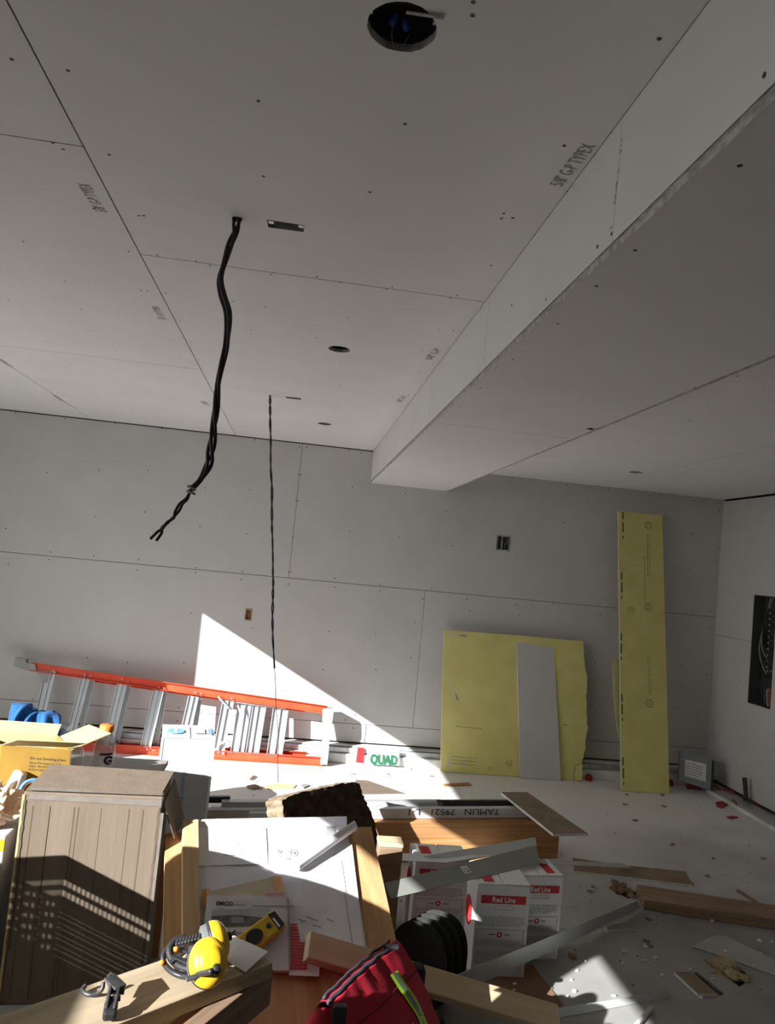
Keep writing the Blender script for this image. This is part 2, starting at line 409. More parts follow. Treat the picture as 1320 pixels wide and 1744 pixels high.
# rough raw board edge hanging along the lower arris
bm = bmesh.new()
ys = [Y0 + i * (WY - Y0) / 160 for i in range(161)]
pr = [[bm.verts.new((SX0 + .004 + dx + random.uniform(-.002, .002), y, z + random.uniform(-.002, .002))) for y in ys] for dx, z in ((0, 2.455), (.0, 2.449), (.004, 2.446), (.012, 2.444))]
for a, b in zip(pr, pr[1:]):
    for i in range(160): bm.faces.new((a[i], a[i + 1], b[i + 1], b[i]))
setp(link('raw_board_edge', bm_done(bm, 'raw_board_edge'), gypcore, soffit), 'rough torn grey gypsum edge')
MSR = Matrix(((0, 0, 1, SX1), (1, 0, 0, 0), (0, 1, 0, 0), (0, 0, 0, 1)))
slab('drywall_panel', [(Y0, ZS), (WY, ZS), (WY, ZR + .03), (Y0, ZR + .03)], None, .016, ceilpap, MSR, soffit, gypcore)
# --- lower ceiling right of the bulkhead
ceil2 = struct(box('ceiling', ((SX1 + XR) / 2, (Y0 + WY) / 2, ZR + .075), (XR - SX1 + .3, WY - Y0 + .4, .02), voidm), 'lower strip of drywall ceiling between the bulkhead and the panel wall', 'ceiling')
MC2 = Matrix(((1, 0, 0, 0), (0, -1, 0, 0), (0, 0, -1, ZR), (0, 0, 0, 1)))
CAN4 = (2.56, 5.55, .052)
cpanel(SX1, 2.66, Y0, WY, [circle(*CAN4, 30, .001)], MC2, ceil2)
cpanel(2.66, XR, Y0, 5.08, (), MC2, ceil2); cpanel(2.66, XR, 5.08, WY, (), MC2, ceil2)

# --- back wall
wall_back = struct(box('wall_back', ((XL + XR) / 2, WY + .06, 1.4), (XR - XL + .6, .04, 2.8), voidm), 'unfinished grey drywall back wall with horizontal sheet joints', 'wall')
MB = Matrix(((1, 0, 0, 0), (0, 0, -1, WY), (0, 1, 0, 0), (0, 0, 0, 1)))     # faces -Y; local x=X, y=Z
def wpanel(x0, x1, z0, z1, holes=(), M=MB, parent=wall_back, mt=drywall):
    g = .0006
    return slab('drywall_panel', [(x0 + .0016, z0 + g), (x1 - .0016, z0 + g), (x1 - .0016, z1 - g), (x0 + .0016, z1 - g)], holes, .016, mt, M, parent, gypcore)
B1 = (1.837, 2.014); B2 = (-.365, 1.176)
def rh(c, a, b): return [(c[0] - a, c[1] - b), (c[0] + a, c[1] - b), (c[0] + a, c[1] + b), (c[0] - a, c[1] + b)]
wpanel(XL - .1, -.053, 1.525, 2.712); wpanel(-.053, XR + .02, 1.525, 2.712, [rh(B1, .062, .068)])
wpanel(XL - .1, 1.163, .312, 1.522, [rh(B2, .03, .05)]); wpanel(1.163, XR + .02, .312, 1.522)
wpanel(XL - .1, .75, .155, .309); wpanel(.753, XR + .02, .155, .309)
# --- right wall with the hole for the breaker panel
wall_right = struct(box('wall_right', (XR + .20, (Y0 + WY) / 2, 1.35), (.04, WY - Y0 + .5, 2.7), voidm), 'unfinished drywall side wall with an open breaker panel', 'wall')
MR = Matrix(((0, 0, -1, XR), (-1, 0, 0, 0), (0, 1, 0, 0), (0, 0, 0, 1)))
PY0, PY1, PZ0, PZ1 = 5.725, 6.035, .845, 1.766
g = .0015
slab('drywall_panel', [(-WY, .075), (-Y0, .075), (-Y0, 1.362 - g), (-PY0, 1.362 - g), (-PY0, PZ0 + .004), (-PY1, PZ0), (-PY1, 1.362 - g), (-WY, 1.362 - g)], None, .016, drywall, MR, wall_right, gypcore)
slab('drywall_panel', [(-WY, 1.362 + g), (-PY1, 1.362 + g), (-PY1, PZ1), (-PY0, PZ1 - .003), (-PY0, 1.362 + g), (-Y0, 1.362 + g), (-Y0, 2.612), (-WY, 2.612)], None, .016, drywall, MR, wall_right, gypcore)
# --- left wall (out of view) with the wide doorway the sun comes through, front wall behind the camera
wl = thing('wall_left', 'drywall side wall pierced by a wide open doorway', 'wall', (XL, 0, 0), kind='structure')
OY0, OY1, OH = -.164, 4.64, 2.545
OB0, OB1, OHB = -1.25, -.36, 2.645
box('wall_section', (XL - .075, (OY1 + WY + .1) / 2, 1.4), (.15, WY + .1 - OY1, 2.8), drywall, wl)
box('wall_header', (XL - .075, (OY0 + OY1) / 2, (OH + 2.8) / 2), (.15, OY1 - OY0, 2.8 - OH), drywall, wl)
for a, b, zs in ((OY0, .50, 1.88), (.50, 2.0, 1.5), (OB0, OB1, 2.25)): box('shading_sill', (XL - .075, (a + b) / 2, zs / 2), (.15, b - a, zs), drywall, wl)  # unseen sills added, stepped high to cut sky light on the foreground
box('wall_section', (XL - .075, (OY0 + OB1) / 2, 1.4), (.15, OY0 - OB1, 2.8), drywall, wl)
box('wall_header', (XL - .075, (OB0 + OB1) / 2, (OHB + 2.8) / 2), (.15, OB1 - OB0, 2.8 - OHB), drywall, wl)
box('wall_section', (XL - .075, (OB0 + Y0) / 2 - .1, 1.4), (.15, OB0 - Y0 + .2, 2.8), drywall, wl)
struct(box('wall_front', ((XL + XR) / 2, Y0 - .1, 1.4), (XR - XL + .6, .15, 2.8), drywall), 'drywall wall behind the camera', 'wall')
struct(box('roof', ((XL + XR) / 2, (Y0 + WY) / 2, 2.97), (XR - XL + .9, WY - Y0 + .7, .1), voidm), 'dark roof deck over the drywall ceiling', 'roof')
# --- kerbs under the drywall
kb = thing('baseboard_back', 'white concrete kerb with a galvanised sill track under the back wall', 'kerb', (0, 6.5, 0), kind='structure')
box('kerb', ((XL + XR) / 2, 6.555, .04), (XR - XL, .16, .08), kerbm, kb, bev=.006)
box('sill_track', ((XL + XR) / 2, 6.572, .103), (XR - XL, .13, .044), galv, kb, bev=.003)
box('ledge', ((XL + XR) / 2, 6.585, .132), (XR - XL, .10, .012), kerbm, kb, bev=.003)
kr = thing('baseboard_right', 'low concrete kerb with a white edge under the panel wall', 'kerb', (3.85, 3, 0), kind='structure')
box('kerb', (3.875, (Y0 + 6.46) / 2, .026), (.17, 6.46 - Y0, .052), galv, kr, bev=.004)
box('white_edge', (3.78, (Y0 + 6.3) / 2, .016), (.02, 6.3 - Y0, .032), kerbm, kr, bev=.004)

# --- screws: pixel positions read from the photograph, set into the boards
def screws(parent, pts, n, r=.0045):
    bm = bmesh.new(); n = V(n)
    a = n.orthogonal().normalized(); b = n.cross(a)
    for p in pts:
        p = V(p) + n * .0008; ring = [bm.verts.new(p + (a * math.cos(q * math.pi / 4) + b * math.sin(q * math.pi / 4)) * r) for q in range(8)]
        c = bm.verts.new(p - n * .0005)
        for q in range(8): bm.faces.new((ring[q], ring[(q + 1) % 8], c))
    o = link('screw_heads', bm_done(bm, 'screw_heads'), screwm, parent); o['kind'] = 'stuff'
    return o
cs = [(20, 101), (116, 120), (90, 243), (108, 254), (186, 263), (160, 355), (237, 367), (245, 367), (440, 172), (449, 300), (690, 211), (630, 327), (805, 26), (806, 3), (961, 248), (967, 326),
      (1123, 66), (858, 363), (854, 372), (873, 371), (836, 452), (268, 434), (219, 428), (334, 444), (358, 452), (462, 467), (580, 481), (659, 492), (767, 507), (778, 503), (540, 471), (668, 489),
      (452, 523), (593, 541), (540, 575), (746, 561), (772, 563), (110, 479), (14, 511), (138, 526), (240, 495), (251, 495), (282, 499), (307, 546), (397, 513), (269, 542), (427, 562), (290, 579), (324, 583),
      (308, 610), (338, 612), (580, 615), (462, 627), (466, 644), (598, 645), (578, 657), (719, 597), (714, 632), (697, 657), (696, 672), (560, 672), (575, 690), (545, 705), (600, 720), (640, 714), (458, 600), (500, 640), (153, 563), (77, 581), (199, 596), (236, 622), (318, 626), (120, 620), (202, 630), (225, 647), (40, 411)]
screws(ceiling, [Pz(x, y, ZC) for x, y in cs], (0, 0, -1))
s1 = [(1041, 224), (1302, 128), (1042, 398), (1018, 420), (966, 322), (930, 510), (872, 520), (834, 501), (1068, 185), (820, 525)]
screws(soffit, [Px(x, y, SX0) for x, y in s1 if Px(x, y, SX0).y > .5], (-1, 0, 0))
s2 = [(1260, 282), (1082, 426), (1016, 487), (950, 551), (873, 612), (820, 660), (783, 693), (1104, 690), (1183, 660), (1255, 640), (1028, 723), (958, 751)]
screws(soffit, [Pz(x, y, ZS) for x, y in s2], (0, 0, -1))
s3 = [(1300, 664), (1218, 692), (1173, 717), (1089, 752), (1025, 744), (1175, 716), (1285, 730), (1240, 760)]
screws(ceil2, [Pz(x, y, ZR) for x, y in s3 if Pz(x, y, ZR).x > SX1], (0, 0, -1))
s4 = [(27, 703), (110, 713), (196, 722), (276, 730), (434, 749), (510, 761), (522, 762), (594, 767), (615, 771), (509, 808), (513, 808), (504, 853), (508, 853), (499, 915), (252, 801), (247, 872), (350, 831), (426, 834), (341, 897), (420, 909), (236, 953), (233, 971), (334, 967), (333, 975), (413, 973), (411, 987), (491, 975), (496, 974), (491, 995),
      (325, 1044), (10, 900), (86, 940), (84, 953), (163, 880), (160, 947), (14, 960), (168, 800), (80, 805), (570, 985), (570, 1000), (648, 995), (647, 1006), (735, 1003), (720, 1020), (596, 905), (680, 915), (600, 830), (690, 840), (760, 870), (770, 930), (886, 818), (966, 826), (1038, 834), (1108, 843), (1181, 853), (881, 945), (960, 890), (1031, 904), (1178, 908), (1175, 970), (1022, 1028), (1022, 1046), (1169, 1044), (1168, 1064), (1211, 1041), (1210, 1069), (1224, 932), (1225, 870), (1219, 956), (1014, 1128), (1159, 1134), (1204, 1148), (1154, 1204), (1008, 1200), (149, 1120), (217, 1128), (313, 1129), (304, 1205), (302, 1228), (56, 1190), (430, 1070), (560, 1075), (640, 1080), (640, 1140), (550, 1140), (605, 1217), (588, 1226), (602, 1240), (700, 1120), (706, 1060), (795, 1020), (880, 1030), (942, 1028), (800, 1040), (885, 1048)]
screws(wall_back, [Py(x, y, WY) for x, y in s4], (0, -1, 0), .0055)
s5 = [(1243, 940), (1249, 1010), (1268, 1078), (1267, 1088), (1260, 1160), (1254, 1240), (1311, 1283), (1278, 900), (1300, 960), (1290, 1230)]
screws(wall_right, [Px(x, y, XR) for x, y in s5], (-1, 0, 0), .005)
# printed marks and pencil lines on the sheets
def cmark(body, a, b, size, mt=pencil, z=ZC, parent=ceiling):
    p = Pz(*a, z); q = Pz(*b, z); x = (q - p).normalized(); M = frame(p + V((0, 0, -.0012)), x, V((0, 0, -1)).cross(x))
    L = (q - p).length
    o = text('printed_text', body, size, mt, M, parent); 
    wdt = max(v.co.x for v in o.data.vertices); o.data.transform(Matrix.Diagonal((L / wdt, 1, 1, 1)))
    return o
cmark('5/8" G-P TYPEX', (957, 318), (1016, 248), .05)
cmark('5/8" G-P TYPEX', (183, 362), (152, 314), .05)
cmark('5/8" G-P TYPEX', (284, 545), (270, 522), .045, inkg)
cmark('5/8" G-P', (735, 613), (752, 595), .05, inkg)
cmark('5/8" G-P', (683, 685), (693, 675), .05, inkg)
cmark('GYPSUM', (357, 690), (352, 684), .06, inkg)
cmark('GYPSUM', (25, 625), (5, 612), .05, inkg)
cmark('GYPSUM', (112, 684), (97, 674), .05, inkg)
def dashes(parent, fn, a, b, n, wd, mt, off):
    bm = bmesh.new(); off = V(off)
    for i in range(n):
        if random.random() < .25: continue
        t0 = (i + random.uniform(0, .2)) / n; t1 = (i + random.uniform(.5, .9)) / n
        p = fn(a[0] + (b[0] - a[0]) * t0, a[1] + (b[1] - a[1]) * t0) + off; q = fn(a[0] + (b[0] - a[0]) * t1, a[1] + (b[1] - a[1]) * t1) + off
        s = (q - p).cross(off).normalized() * wd * random.uniform(.3, .7)
        bm.faces.new([bm.verts.new(c) for c in (p - s, q - s * .6, q + s, p + s * .7)])
    return link('pencil_mark', bm_done(bm, 'pencil_mark'), mt, parent)
fs = lambda x, y: Px(x, y, SX0); fc = lambda x, y: Pz(x, y, ZC)
dashes(soffit, fs, (1062, 222), (1041, 395), 16, .006, inkg, (-.0012, 0, 0))
dashes(soffit, fs, (835, 505), (823, 625), 14, .004, inkg, (-.0012, 0, 0))
dashes(soffit, fs, (736, 655), (730, 712), 8, .004, inkg, (-.0012, 0, 0))

# ================================================================== CEILING AND WALL FITTINGS
def can(c, z, label, big=False):
    x, y, r = c
    t = thing('recessed_light_can', label, 'light housing', (x, y, z), group='recessed light cans')
    M = Matrix.Translation((x, y, z))
    lathe('housing', [(r + .004, .017), (r + .004, .02), (r + .002, .052), (r * .98, .053), (r * .98, .056), (0, .057)], canm, t, M, 28)
    if big:
        for dx, dy, a in ((-.018, .034, .3), (.012, .04, -.4)):
            Mn = M @ Matrix.Translation((dx, dy, .030)) @ Matrix.Rotation(1.0, 4, 'X') @ Matrix.Rotation(a, 4, 'Y')
            lathe('wire_nut', [(0, -.002), (.007, -.002), (.0075, .006), (.005, .018), (0, .020)], bluenut, t, Mn, 10)
        tube('copper_wire', catmull([V((x - .01, y + .03, z + .045)), V((x - .015, y + .05, z + .02)), V((x + .0, y + .06, z - .001)), V((x + .02, y + .052, z + .03))], 6), .0014, greyplast, t)
        for dx in (-.058, .058): box('clip', (x + dx, y + .0, z + .025), (.004, .008, .012), galv, t)
    return t
can(CAN1, ZC, 'large round recessed light hole nearest the camera, with blue wire connectors inside', True)
can(CAN2, ZC, 'round recessed light can in the middle of the ceiling')
can(CAN3, ZC, 'small round recessed light can close to the back wall')
can(CAN4, ZR, 'thin dark round light can in the lower ceiling above the tall yellow board')
a, b = Pz(692, 19, ZC), Pz(757, 27, ZC)
setp(beam('paper_strip', a - V((0, 0, .002)), b - V((0, 0, .004)), .006, .0025, gypcore, None), 'torn strip of grey paper hanging beside the large round ceiling hole', 'paper scrap')
def devbox(c, z, label):
    x, y, a, b_ = c
    t = thing('ceiling_outlet_box', label, 'outlet box', (x, y, z), group='rectangular ceiling outlet boxes')
    bm = bmesh.new(); hx, hy = a / 2 - .004, b_ / 2 - .003
    for (cx, cy, sx, sy) in ((-hx, 0, .003, hy * 2), (hx, 0, .003, hy * 2), (0, -hy, hx * 2, .003), (0, hy, hx * 2, .003)):
        bm_box(bm, (x + cx, y + cy, z + .03), (sx, sy, .044))
    link('box_body', bm_done(bm, 'box_body'), galv, t)
    box('box_back', (x, y, z + .05), (a - .01, b_ - .008, .003), canm, t)
    for s in (-1, 1): box('mounting_ear', (x + s * (hx - .008), y, z + .006), (.014, .016, .003), galv, t)
    return t
devbox(SLOT1, ZC, 'rectangular dark outlet box cut into the ceiling beside the thick hanging cable')
devbox(SLOT2, ZC, 'rectangular outlet box in the ceiling beside the thin hanging cable')

# hanging cables
def strands(name, ctr, n, r, rad, turns, mt, parent, ph=0):
    out = []
    L = len(ctr)
    for k in range(n):
        pth = []
        for i, p in enumerate(ctr):
            t = i / (L - 1); a = ph + 2 * math.pi * (k / n + turns * t) + 1.5 * math.sin(t * 9)
            rr = rad * (1 + .5 * math.sin(t * 17 + k))
            pth.append(p + V((math.cos(a), math.sin(a), 0)) * rr)
        out.append(tube(name, pth, r, mt, parent, 8))
    return out
yc = 2.208
c1 = catmull([Py(x, y, yc) for x, y in ((405, 368), (401, 395), (388, 432), (376, 470), (379, 500), (388, 535), (385, 585), (374, 635), (366, 700), (360, 760), (354, 792), (343, 815), (326, 832))], 8)
cb = thing('hanging_cable', 'thick twisted bundle of black cables hanging from the ceiling with two frayed ends', 'cable', c1[0])
strands('cable_strand', c1, 3, .0052, .0065, 2.2, blackm, cb)
kn = c1[-1]
kc = [kn + V((math.cos(a) * .011, math.sin(a) * .008, .012 - a * .0022)) for a in [i * .5 for i in range(26)]]
tube('tie_knot', kc, .0035, greyplast, cb)
e1 = catmull([Py(x, y, yc) for x, y in ((326, 832), (318, 848), (306, 858), (298, 872), (296, 882), (284, 890), (277, 900), (268, 906), (256, 918))], 6)
e2 = catmull([Py(x, y, yc + .012) for x, y in ((324, 834), (319, 850), (311, 858), (305, 870), (293, 883), (283, 893), (276, 898), (275, 908), (266, 921))], 6)
tube('cable_end', e1, .0042, blackm, cb); tube('cable_end', e2, .0042, blackm, cb)
y2 = 4.725
c2 = catmull([Py(x, y, y2) for x, y in ((460, 672), (460, 700), (461, 750), (461, 790), (463, 830), (463, 880), (464, 920), (465, 970), (465, 1010), (464, 1060), (466, 1110), (469, 1165), (470, 1200), (474, 1260), (473, 1300), (474, 1333))], 6)
cb2 = thing('hanging_cable', 'long thin twisted cable hanging almost to the floor in front of the ladder', 'cable', c2[-1])
strands('cable_strand', c2[:64], 2, .0042, .0038, 9, blackm, cb2)
tube('bare_wire', c2[62:], .0026, mat('bare_brown_wire', (.10, .07, .05), None, .5), cb2, 6)
for p, z in ((c1[0], ZC), (c2[0], ZC)): pass

# wall boxes
t = thing('wall_outlet_box', 'open two-gang metal outlet box high on the back wall above the yellow boards', 'outlet box', (B1[0], WY, B1[1]))
def wbox(t, c, hw, hh, mt, back, dep=.045):
    bm = bmesh.new()
    for (cx, cz, sx, sz) in ((-hw, 0, .004, hh * 2), (hw, 0, .004, hh * 2), (0, -hh, hw * 2, .004), (0, hh, hw * 2, .004)):
        bm_box(bm, (c[0] + cx, WY + .008, c[1] + cz), (sx, .030, sz))
    link('box_body', bm_done(bm, 'box_body'), mt, t)
    box('box_back', (c[0], WY + .024, c[1]), (hw * 2, .003, hh * 2), back, t)
wbox(t, B1, .054, .06, galv, canm)
box('plaster_ring', (B1[0], WY - .0012, B1[1] + .066), (.11, .004, .012), galv, t); box('plaster_ring', (B1[0], WY - .0012, B1[1] - .066), (.11, .004, .01), galv, t)
box('divider', (B1[0] - .012, WY + .006, B1[1]), (.008, .03, .11), galv, t)
for k in range(3):
    tube('wire', catmull([V((B1[0] + .02 + k * .006, WY + .02, B1[1] + .05)), V((B1[0] + .01 + k * .014, WY - .0, B1[1] + .01)), V((B1[0] + .02 - k * .005, WY + .005, B1[1] - .03)), V((B1[0] + .03, WY + .02, B1[1] - .05))], 6), .0022, greyplast if k else blackp, t)
t = thing('wall_outlet_box', 'small brown single outlet box low on the back wall beside the thin cable', 'outlet box', (B2[0], WY, B2[1]))
wbox(t, B2, .026, .045, woodp, copperb)
tube('wire', catmull([V((B2[0] - .01, WY + .02, B2[1] + .03)), V((B2[0] + .008, WY + .006, B2[1])), V((B2[0] - .005, WY + .02, B2[1] - .03))], 6), .004, copperb, t)

# breaker panel in the side wall
t = thing('breaker_panel', 'open grey electrical breaker panel recessed in the side wall', 'electrical panel', (XR, (PY0 + PY1) / 2, PZ0))
ym = (PY0 + PY1) / 2; zm = (PZ0 + PZ1) / 2; hw = (PY1 - PY0) / 2 - .004; hh = (PZ1 - PZ0) / 2 - .004
bm = bmesh.new()
for (cy, cz, sy, sz) in ((-hw, 0, .004, hh * 2), (hw, 0, .004, hh * 2), (0, -hh, hw * 2, .004), (0, hh, hw * 2, .004)):
    bm_box(bm, (XR + .055, ym + cy, zm + cz), (.105, sy, sz))
link('tub', bm_done(bm, 'tub'), tubm, t)
box('back_plate', (XR + .107, ym, zm), (.003, hw * 2, hh * 2), canm, t)
box('breaker_mount', (XR + .088, ym - .06, zm + .12), (.03, .11, .58), panelgrey, t)
for k in range(11):
    for s, dy in ((0, -.085), (1, -.035)):
        bk_ = box('breaker', (XR + .058, ym + dy, zm + .37 - k * .05), (.034, .044, .044), blackp, t, bev=.002)
        if s: box('breaker_handle', (XR + .038, ym + dy + .012, zm + .37 - k * .05), (.008, .018, .012), greyplast, bk_)
box('main_breaker', (XR + .06, ym - .045, zm - .255), (.05, .12, .09), blackp, t, bev=.003)
box('terminal_block', (XR + .07, ym - .03, zm - .33), (.03, .08, .03), galv, t)
for k in range(4):
    tube('wire', catmull([V((XR + .05, ym - .06 + k * .02, PZ1 - .01)), V((XR + .04 + .01 * k, ym + .03 + k * .012, zm + .3)), V((XR + .05, ym + .08 + k * .012, zm + .1 - k * .03)), V((XR + .07, ym + .04, zm + .0 - k * .06)), V((XR + .06, ym - .01, zm + .08 - k * .07))], 7), .005, (blackp, greyplast, blackp, greyplast)[k], t)
for k, mm in enumerate((redplast, greyplast, blackp)):
    tube('service_cable', catmull([V((XR + .06, ym - .07 + k * .03, zm - .29)), V((XR + .05, ym - .065 + k * .035, zm - .36)), V((XR + .06, ym - .075 + k * .03, PZ0 + .01))], 7), .010, mm, t)

# ================================================================== BOARDS LEANING ON THE BACK WALL
def wavy(pts, n, amp):
    out = []
    for (a, b) in zip(pts, pts[1:]):
        for i in range(n):
            tt = i / n; out.append((a[0] + (b[0] - a[0]) * tt + random.uniform(-amp, amp), a[1] + (b[1] - a[1]) * tt))
    out.append(pts[-1]); return out
def lean_board(name, label, cat, pix, ybot, lean, t, mt, edge):
    """pixel outline on a plane that stands at ybot and leans back by 'lean' per metre"""
    o = V((0, ybot, 0)); n = V((0, -1, lean)).normalized()
    pts = [Pp(x, y, o, n) for x, y in pix]
    for p in pts: p.z = max(p.z, .004)
    b = board(name, pts, t, mt, None, edge)
    return setp(b, label, cat), (o, n)
def mark_frame(pl, px0, px1):
    o, n = pl; a = Pp(*px0, o, n); b = Pp(*px1, o, n); x = (b - a).normalized(); return frame(a + n * .0004, x, n.cross(x)), (b - a).length
torn = wavy([(994, 1092), (996, 1130), (1000, 1160), (998, 1200), (1001, 1240), (996, 1282), (990, 1304)], 6, 1.6)
yb, pl = lean_board('yellow_drywall_sheet', 'wide yellow drywall sheet with a torn right edge leaning on the back wall', 'drywall sheet',
    [(756, 1073), (880, 1082)] + torn + [(980, 1303), (976, 1331), (886, 1327), (750, 1314)], 6.40, .10, .013, yellowp, kerbm)
Mx, L = mark_frame(pl, (757, 1219), (862, 1227))
o_ = text('printed_text', 'TO BE DETERMINED FIRE RESISTANT TYPE X TILE BACKER', .022, inkolive, Mx, yb); wd = max(v.co.x for v in o_.data.vertices); o_.data.transform(Matrix.Diagonal((L / wd, 1, 1, 1)))
Mx, L = mark_frame(pl, (776, 1237), (828, 1242)); rects('printed_text', textlines(0, L, 0, 1, .03, .008), inkolf, Mx, yb)
Mx, L = mark_frame(pl, (768, 1288), (812, 1292)); rects('printed_text', textlines(0, L, 0, 3, .028, .008), inkolf, Mx, yb)
Mx, L = mark_frame(pl, (867, 1300), (880, 1301)); ring_print('printed_emblem', .024, .028, inkolive, Mx, yb); text('printed_emblem', 'UL', .03, inkolive, Mx @ Matrix.Translation((-.018, -.011, .0012)), yb)
Mx, L = mark_frame(pl, (835, 1309), (846, 1310)); ring_print('smudge', 0, .022, smudge, Mx, yb, .001, 9)
for a, b_ in (((768, 1163), (780, 1193)), ((765, 1080), (795, 1083)), ((838, 1096), (843, 1100)), ((764, 1285), (763, 1305)), ((790, 1288), (790, 1303))):
    Mx, L = mark_frame(pl, a, b_); rects('scuff', [(0, -.008, L, .007), (L * .6, -.014, L, .012)], brushedw, Mx, yb, .0008)
Mx, L = mark_frame(pl, (958, 1234), (968, 1235)); rects('printed_text', textlines(0, L, 0, 1, .03, .008), inkolive, Mx, yb)
corner, _ = lean_board('torn_board_scrap', 'small torn yellow board offcut standing at the foot of the wide yellow sheet', 'board scrap', [(981, 1304), (992, 1301), (991, 1329), (978, 1331), (979, 1316)], 6.37, .02, .012, yellowp, brownp)
wb, pl2 = lean_board('white_drywall_strip', 'narrow grey-white drywall strip leaning in front of the wide yellow sheet', 'drywall strip', [(880, 1083), (943, 1087), (955, 1331), (886, 1328)], 6.36, .135, .013, drywall, kerbm)
tallb, pl3 = lean_board('yellow_drywall_board', 'tall narrow yellow drywall board leaning beside the corner', 'drywall board', [(1053, 870), (1128, 878), (1140, 1355), (1058, 1348)], 6.17, .145, .013, yellowp, kerbm)
backt, _ = lean_board('torn_yellow_board', 'torn yellow drywall offcut sticking out behind the tall yellow board', 'drywall offcut',
    wavy([(1054, 1120), (1044, 1132), (1044, 1165), (1047, 1195), (1050, 1230), (1053, 1248), (1057, 1262)], 4, .9) + [(1059, 1320), (1059, 1345), (1078, 1346), (1078, 1122)], 6.21, .145, .012, yellowd, yellowd)
for (a, b_) in (((1061, 872), (1061, 918)), ((1059, 975), (1059, 1020)), ((1058, 1078), (1058, 1124)), ((1059, 1182), (1060, 1228)), ((1061, 1290), (1062, 1338))):
    Mx, L = mark_frame(pl3, a, b_); rects('printed_text', [(0, -.008, L * .28, .008), (L * .38, -.008, L * .75, .008), (L * .88, -.006, L, .006)], inkolive, Mx, tallb)
for (a, b_) in (((1104, 895), (1110, 896)), ((1104, 1034), (1110, 1035)), ((1106, 1198), (1113, 1199))):
    Mx, L = mark_frame(pl3, a, b_); ring_print('printed_emblem', .030, .036, inkolive, Mx, tallb); text('printed_emblem', 'UL', .042, inkolive, Mx @ Matrix.Rotation(-1.57, 4, 'Z') @ Matrix.Translation((-.024, -.015, .0012)), tallb)
for (a, b_, k) in (((1106, 910), (1106, 985), 2), ((1098, 948), (1098, 1025), 1), ((1107, 1118), (1109, 1186), 2), ((1114, 1215), (1118, 1280), 2), ((1104, 1260), (1106, 1340), 1), ((1110, 1265), (1113, 1345), 1)):
    Mx, L = mark_frame(pl3, a, b_); rects('printed_text', textlines(0, L, 0, k, .02, .007), inkolf, Mx, tallb)
for (p, r) in (((1075, 1040), .045), ((1082, 1130), .06), ((1092, 1160), .05)):
    Mx, L = mark_frame(pl3, p, (p[0] + 6, p[1])); ring_print('smudge', 0, r, smudge, Mx, tallb, .0006, 11)

# electrical box cover propped in the corner
t = thing('enclosure_box', 'grey metal electrical enclosure with a white label propped in the corner', 'enclosure', (3.6, 6.3, 0))
bp = [Py(1159, 1271, 6.36), Py(1197, 1278, 6.38), Py(1217, 1330, 6.24), Py(1158, 1318, 6.24)]
n_ = (bp[1] - bp[0]).cross(bp[3] - bp[0]).normalized()
fr = [Py(1160, 1270, 6.32), Py(1215, 1287, 6.22), Py(1211, 1337, 6.16), Py(1157, 1321, 6.26)]
fr[2] = fr[1] + fr[3] - fr[0]
zmin = min(p.z for p in fr)
for p in fr: p.z -= (zmin - .055)
board('cover', fr, .09, panelgrey, t)
nn = (fr[1] - fr[0]).cross(fr[3] - fr[0]).normalized()
if nn.dot(CAM - fr[0]) < 0: nn = -nn
u_ = (fr[1] - fr[0]); v_ = (fr[3] - fr[0])
q = lambda a, b: fr[0] + u_ * a + v_ * b + nn * .003
board('rating_label', [q(.16, .26), q(.80, .20), q(.80, .78), q(.16, .82)], .002, silver, t)
Ml = frame(q(.2, .35) + nn * .001, u_, -v_); rects('printed_text', textlines(0, u_.length * .52, 0, 6, .022, .008), inkg, Ml, t)
beam('side_lip', q(1.0, .02), q(1.0, .98), .02, .012, blackp, t, nn)
# bits of red plastic, offcut stud stub on the right kerb
t = thing('stud_stub', 'short dark steel stub standing on the kerb of the panel wall', 'steel stub', Px(1268, 1360, 3.86))
a = Px(1271, 1360, 3.87); b_ = Px(1268, 1324, 3.87)
beam('post', a, b_, .032, .025, ratchm, t, (1, 0, 0)); beam('foot', a + V((0, -.05, -.005)), a + V((0, .03, -.005)), .05, .006, ratchm, t)
k = 0
for pix, zz, lab in ((((1219, 1366), (1230, 1364), (1239, 1369), (1230, 1375), (1221, 1372)), .012, 'crumpled red plastic scrap on the floor by the panel wall kerb'),
                (((1237, 1391), (1246, 1389), (1258, 1391), (1246, 1394)), .01, 'thin dark red plastic scrap on the floor near the frame edge'),
                (((1168, 1335), (1180, 1333), (1197, 1341), (1195, 1344), (1170, 1341)), .012, 'dark red plastic scrap on the floor under the grey enclosure')):
    o_ = board('plastic_scrap', [Pz(x, y, zz) for x, y in pix], .008, redplast, None); setp(o_, lab, 'scrap')
for (a, b_, lab) in (((1198, 1334), (1228, 1345), 'red plastic strap lying on the kerb beside the grey enclosure'), ((1232, 1344), (1252, 1352), 'red twisted plastic strap on the kerb left of the steel stub'), ((1266, 1362), (1298, 1374), 'bright red plastic strap on the kerb below the steel stub'), ((1246, 1362), (1256, 1376), 'red and brown strap hanging over the white kerb edge')):
    p0 = Pz(*a, .06); p1 = Pz(*b_, .06)
    if b_[1] == 1376: p1 = Pz(*b_, .01)
    setp(tube('plastic_strap', catmull([p0, (p0 + p1) / 2 + V((.01, 0, .012)), p1], 5), .007, redplast, None, 6), lab, 'strap')
for (px, lab) in (((1004, 1312), 'small red wire cap at the wall foot by the wide yellow sheet'), ((1142, 1320), 'small red wire cap at the wall foot by the tall yellow board')):
    p = Py(*px, 6.44); p.z = .0
    setp(lathe('wire_cap', [(0, 0), (.03, 0), (.032, .02), (.022, .05), (0, .055)], redplast, None, Matrix.Translation(p), 12), lab, 'wire cap')
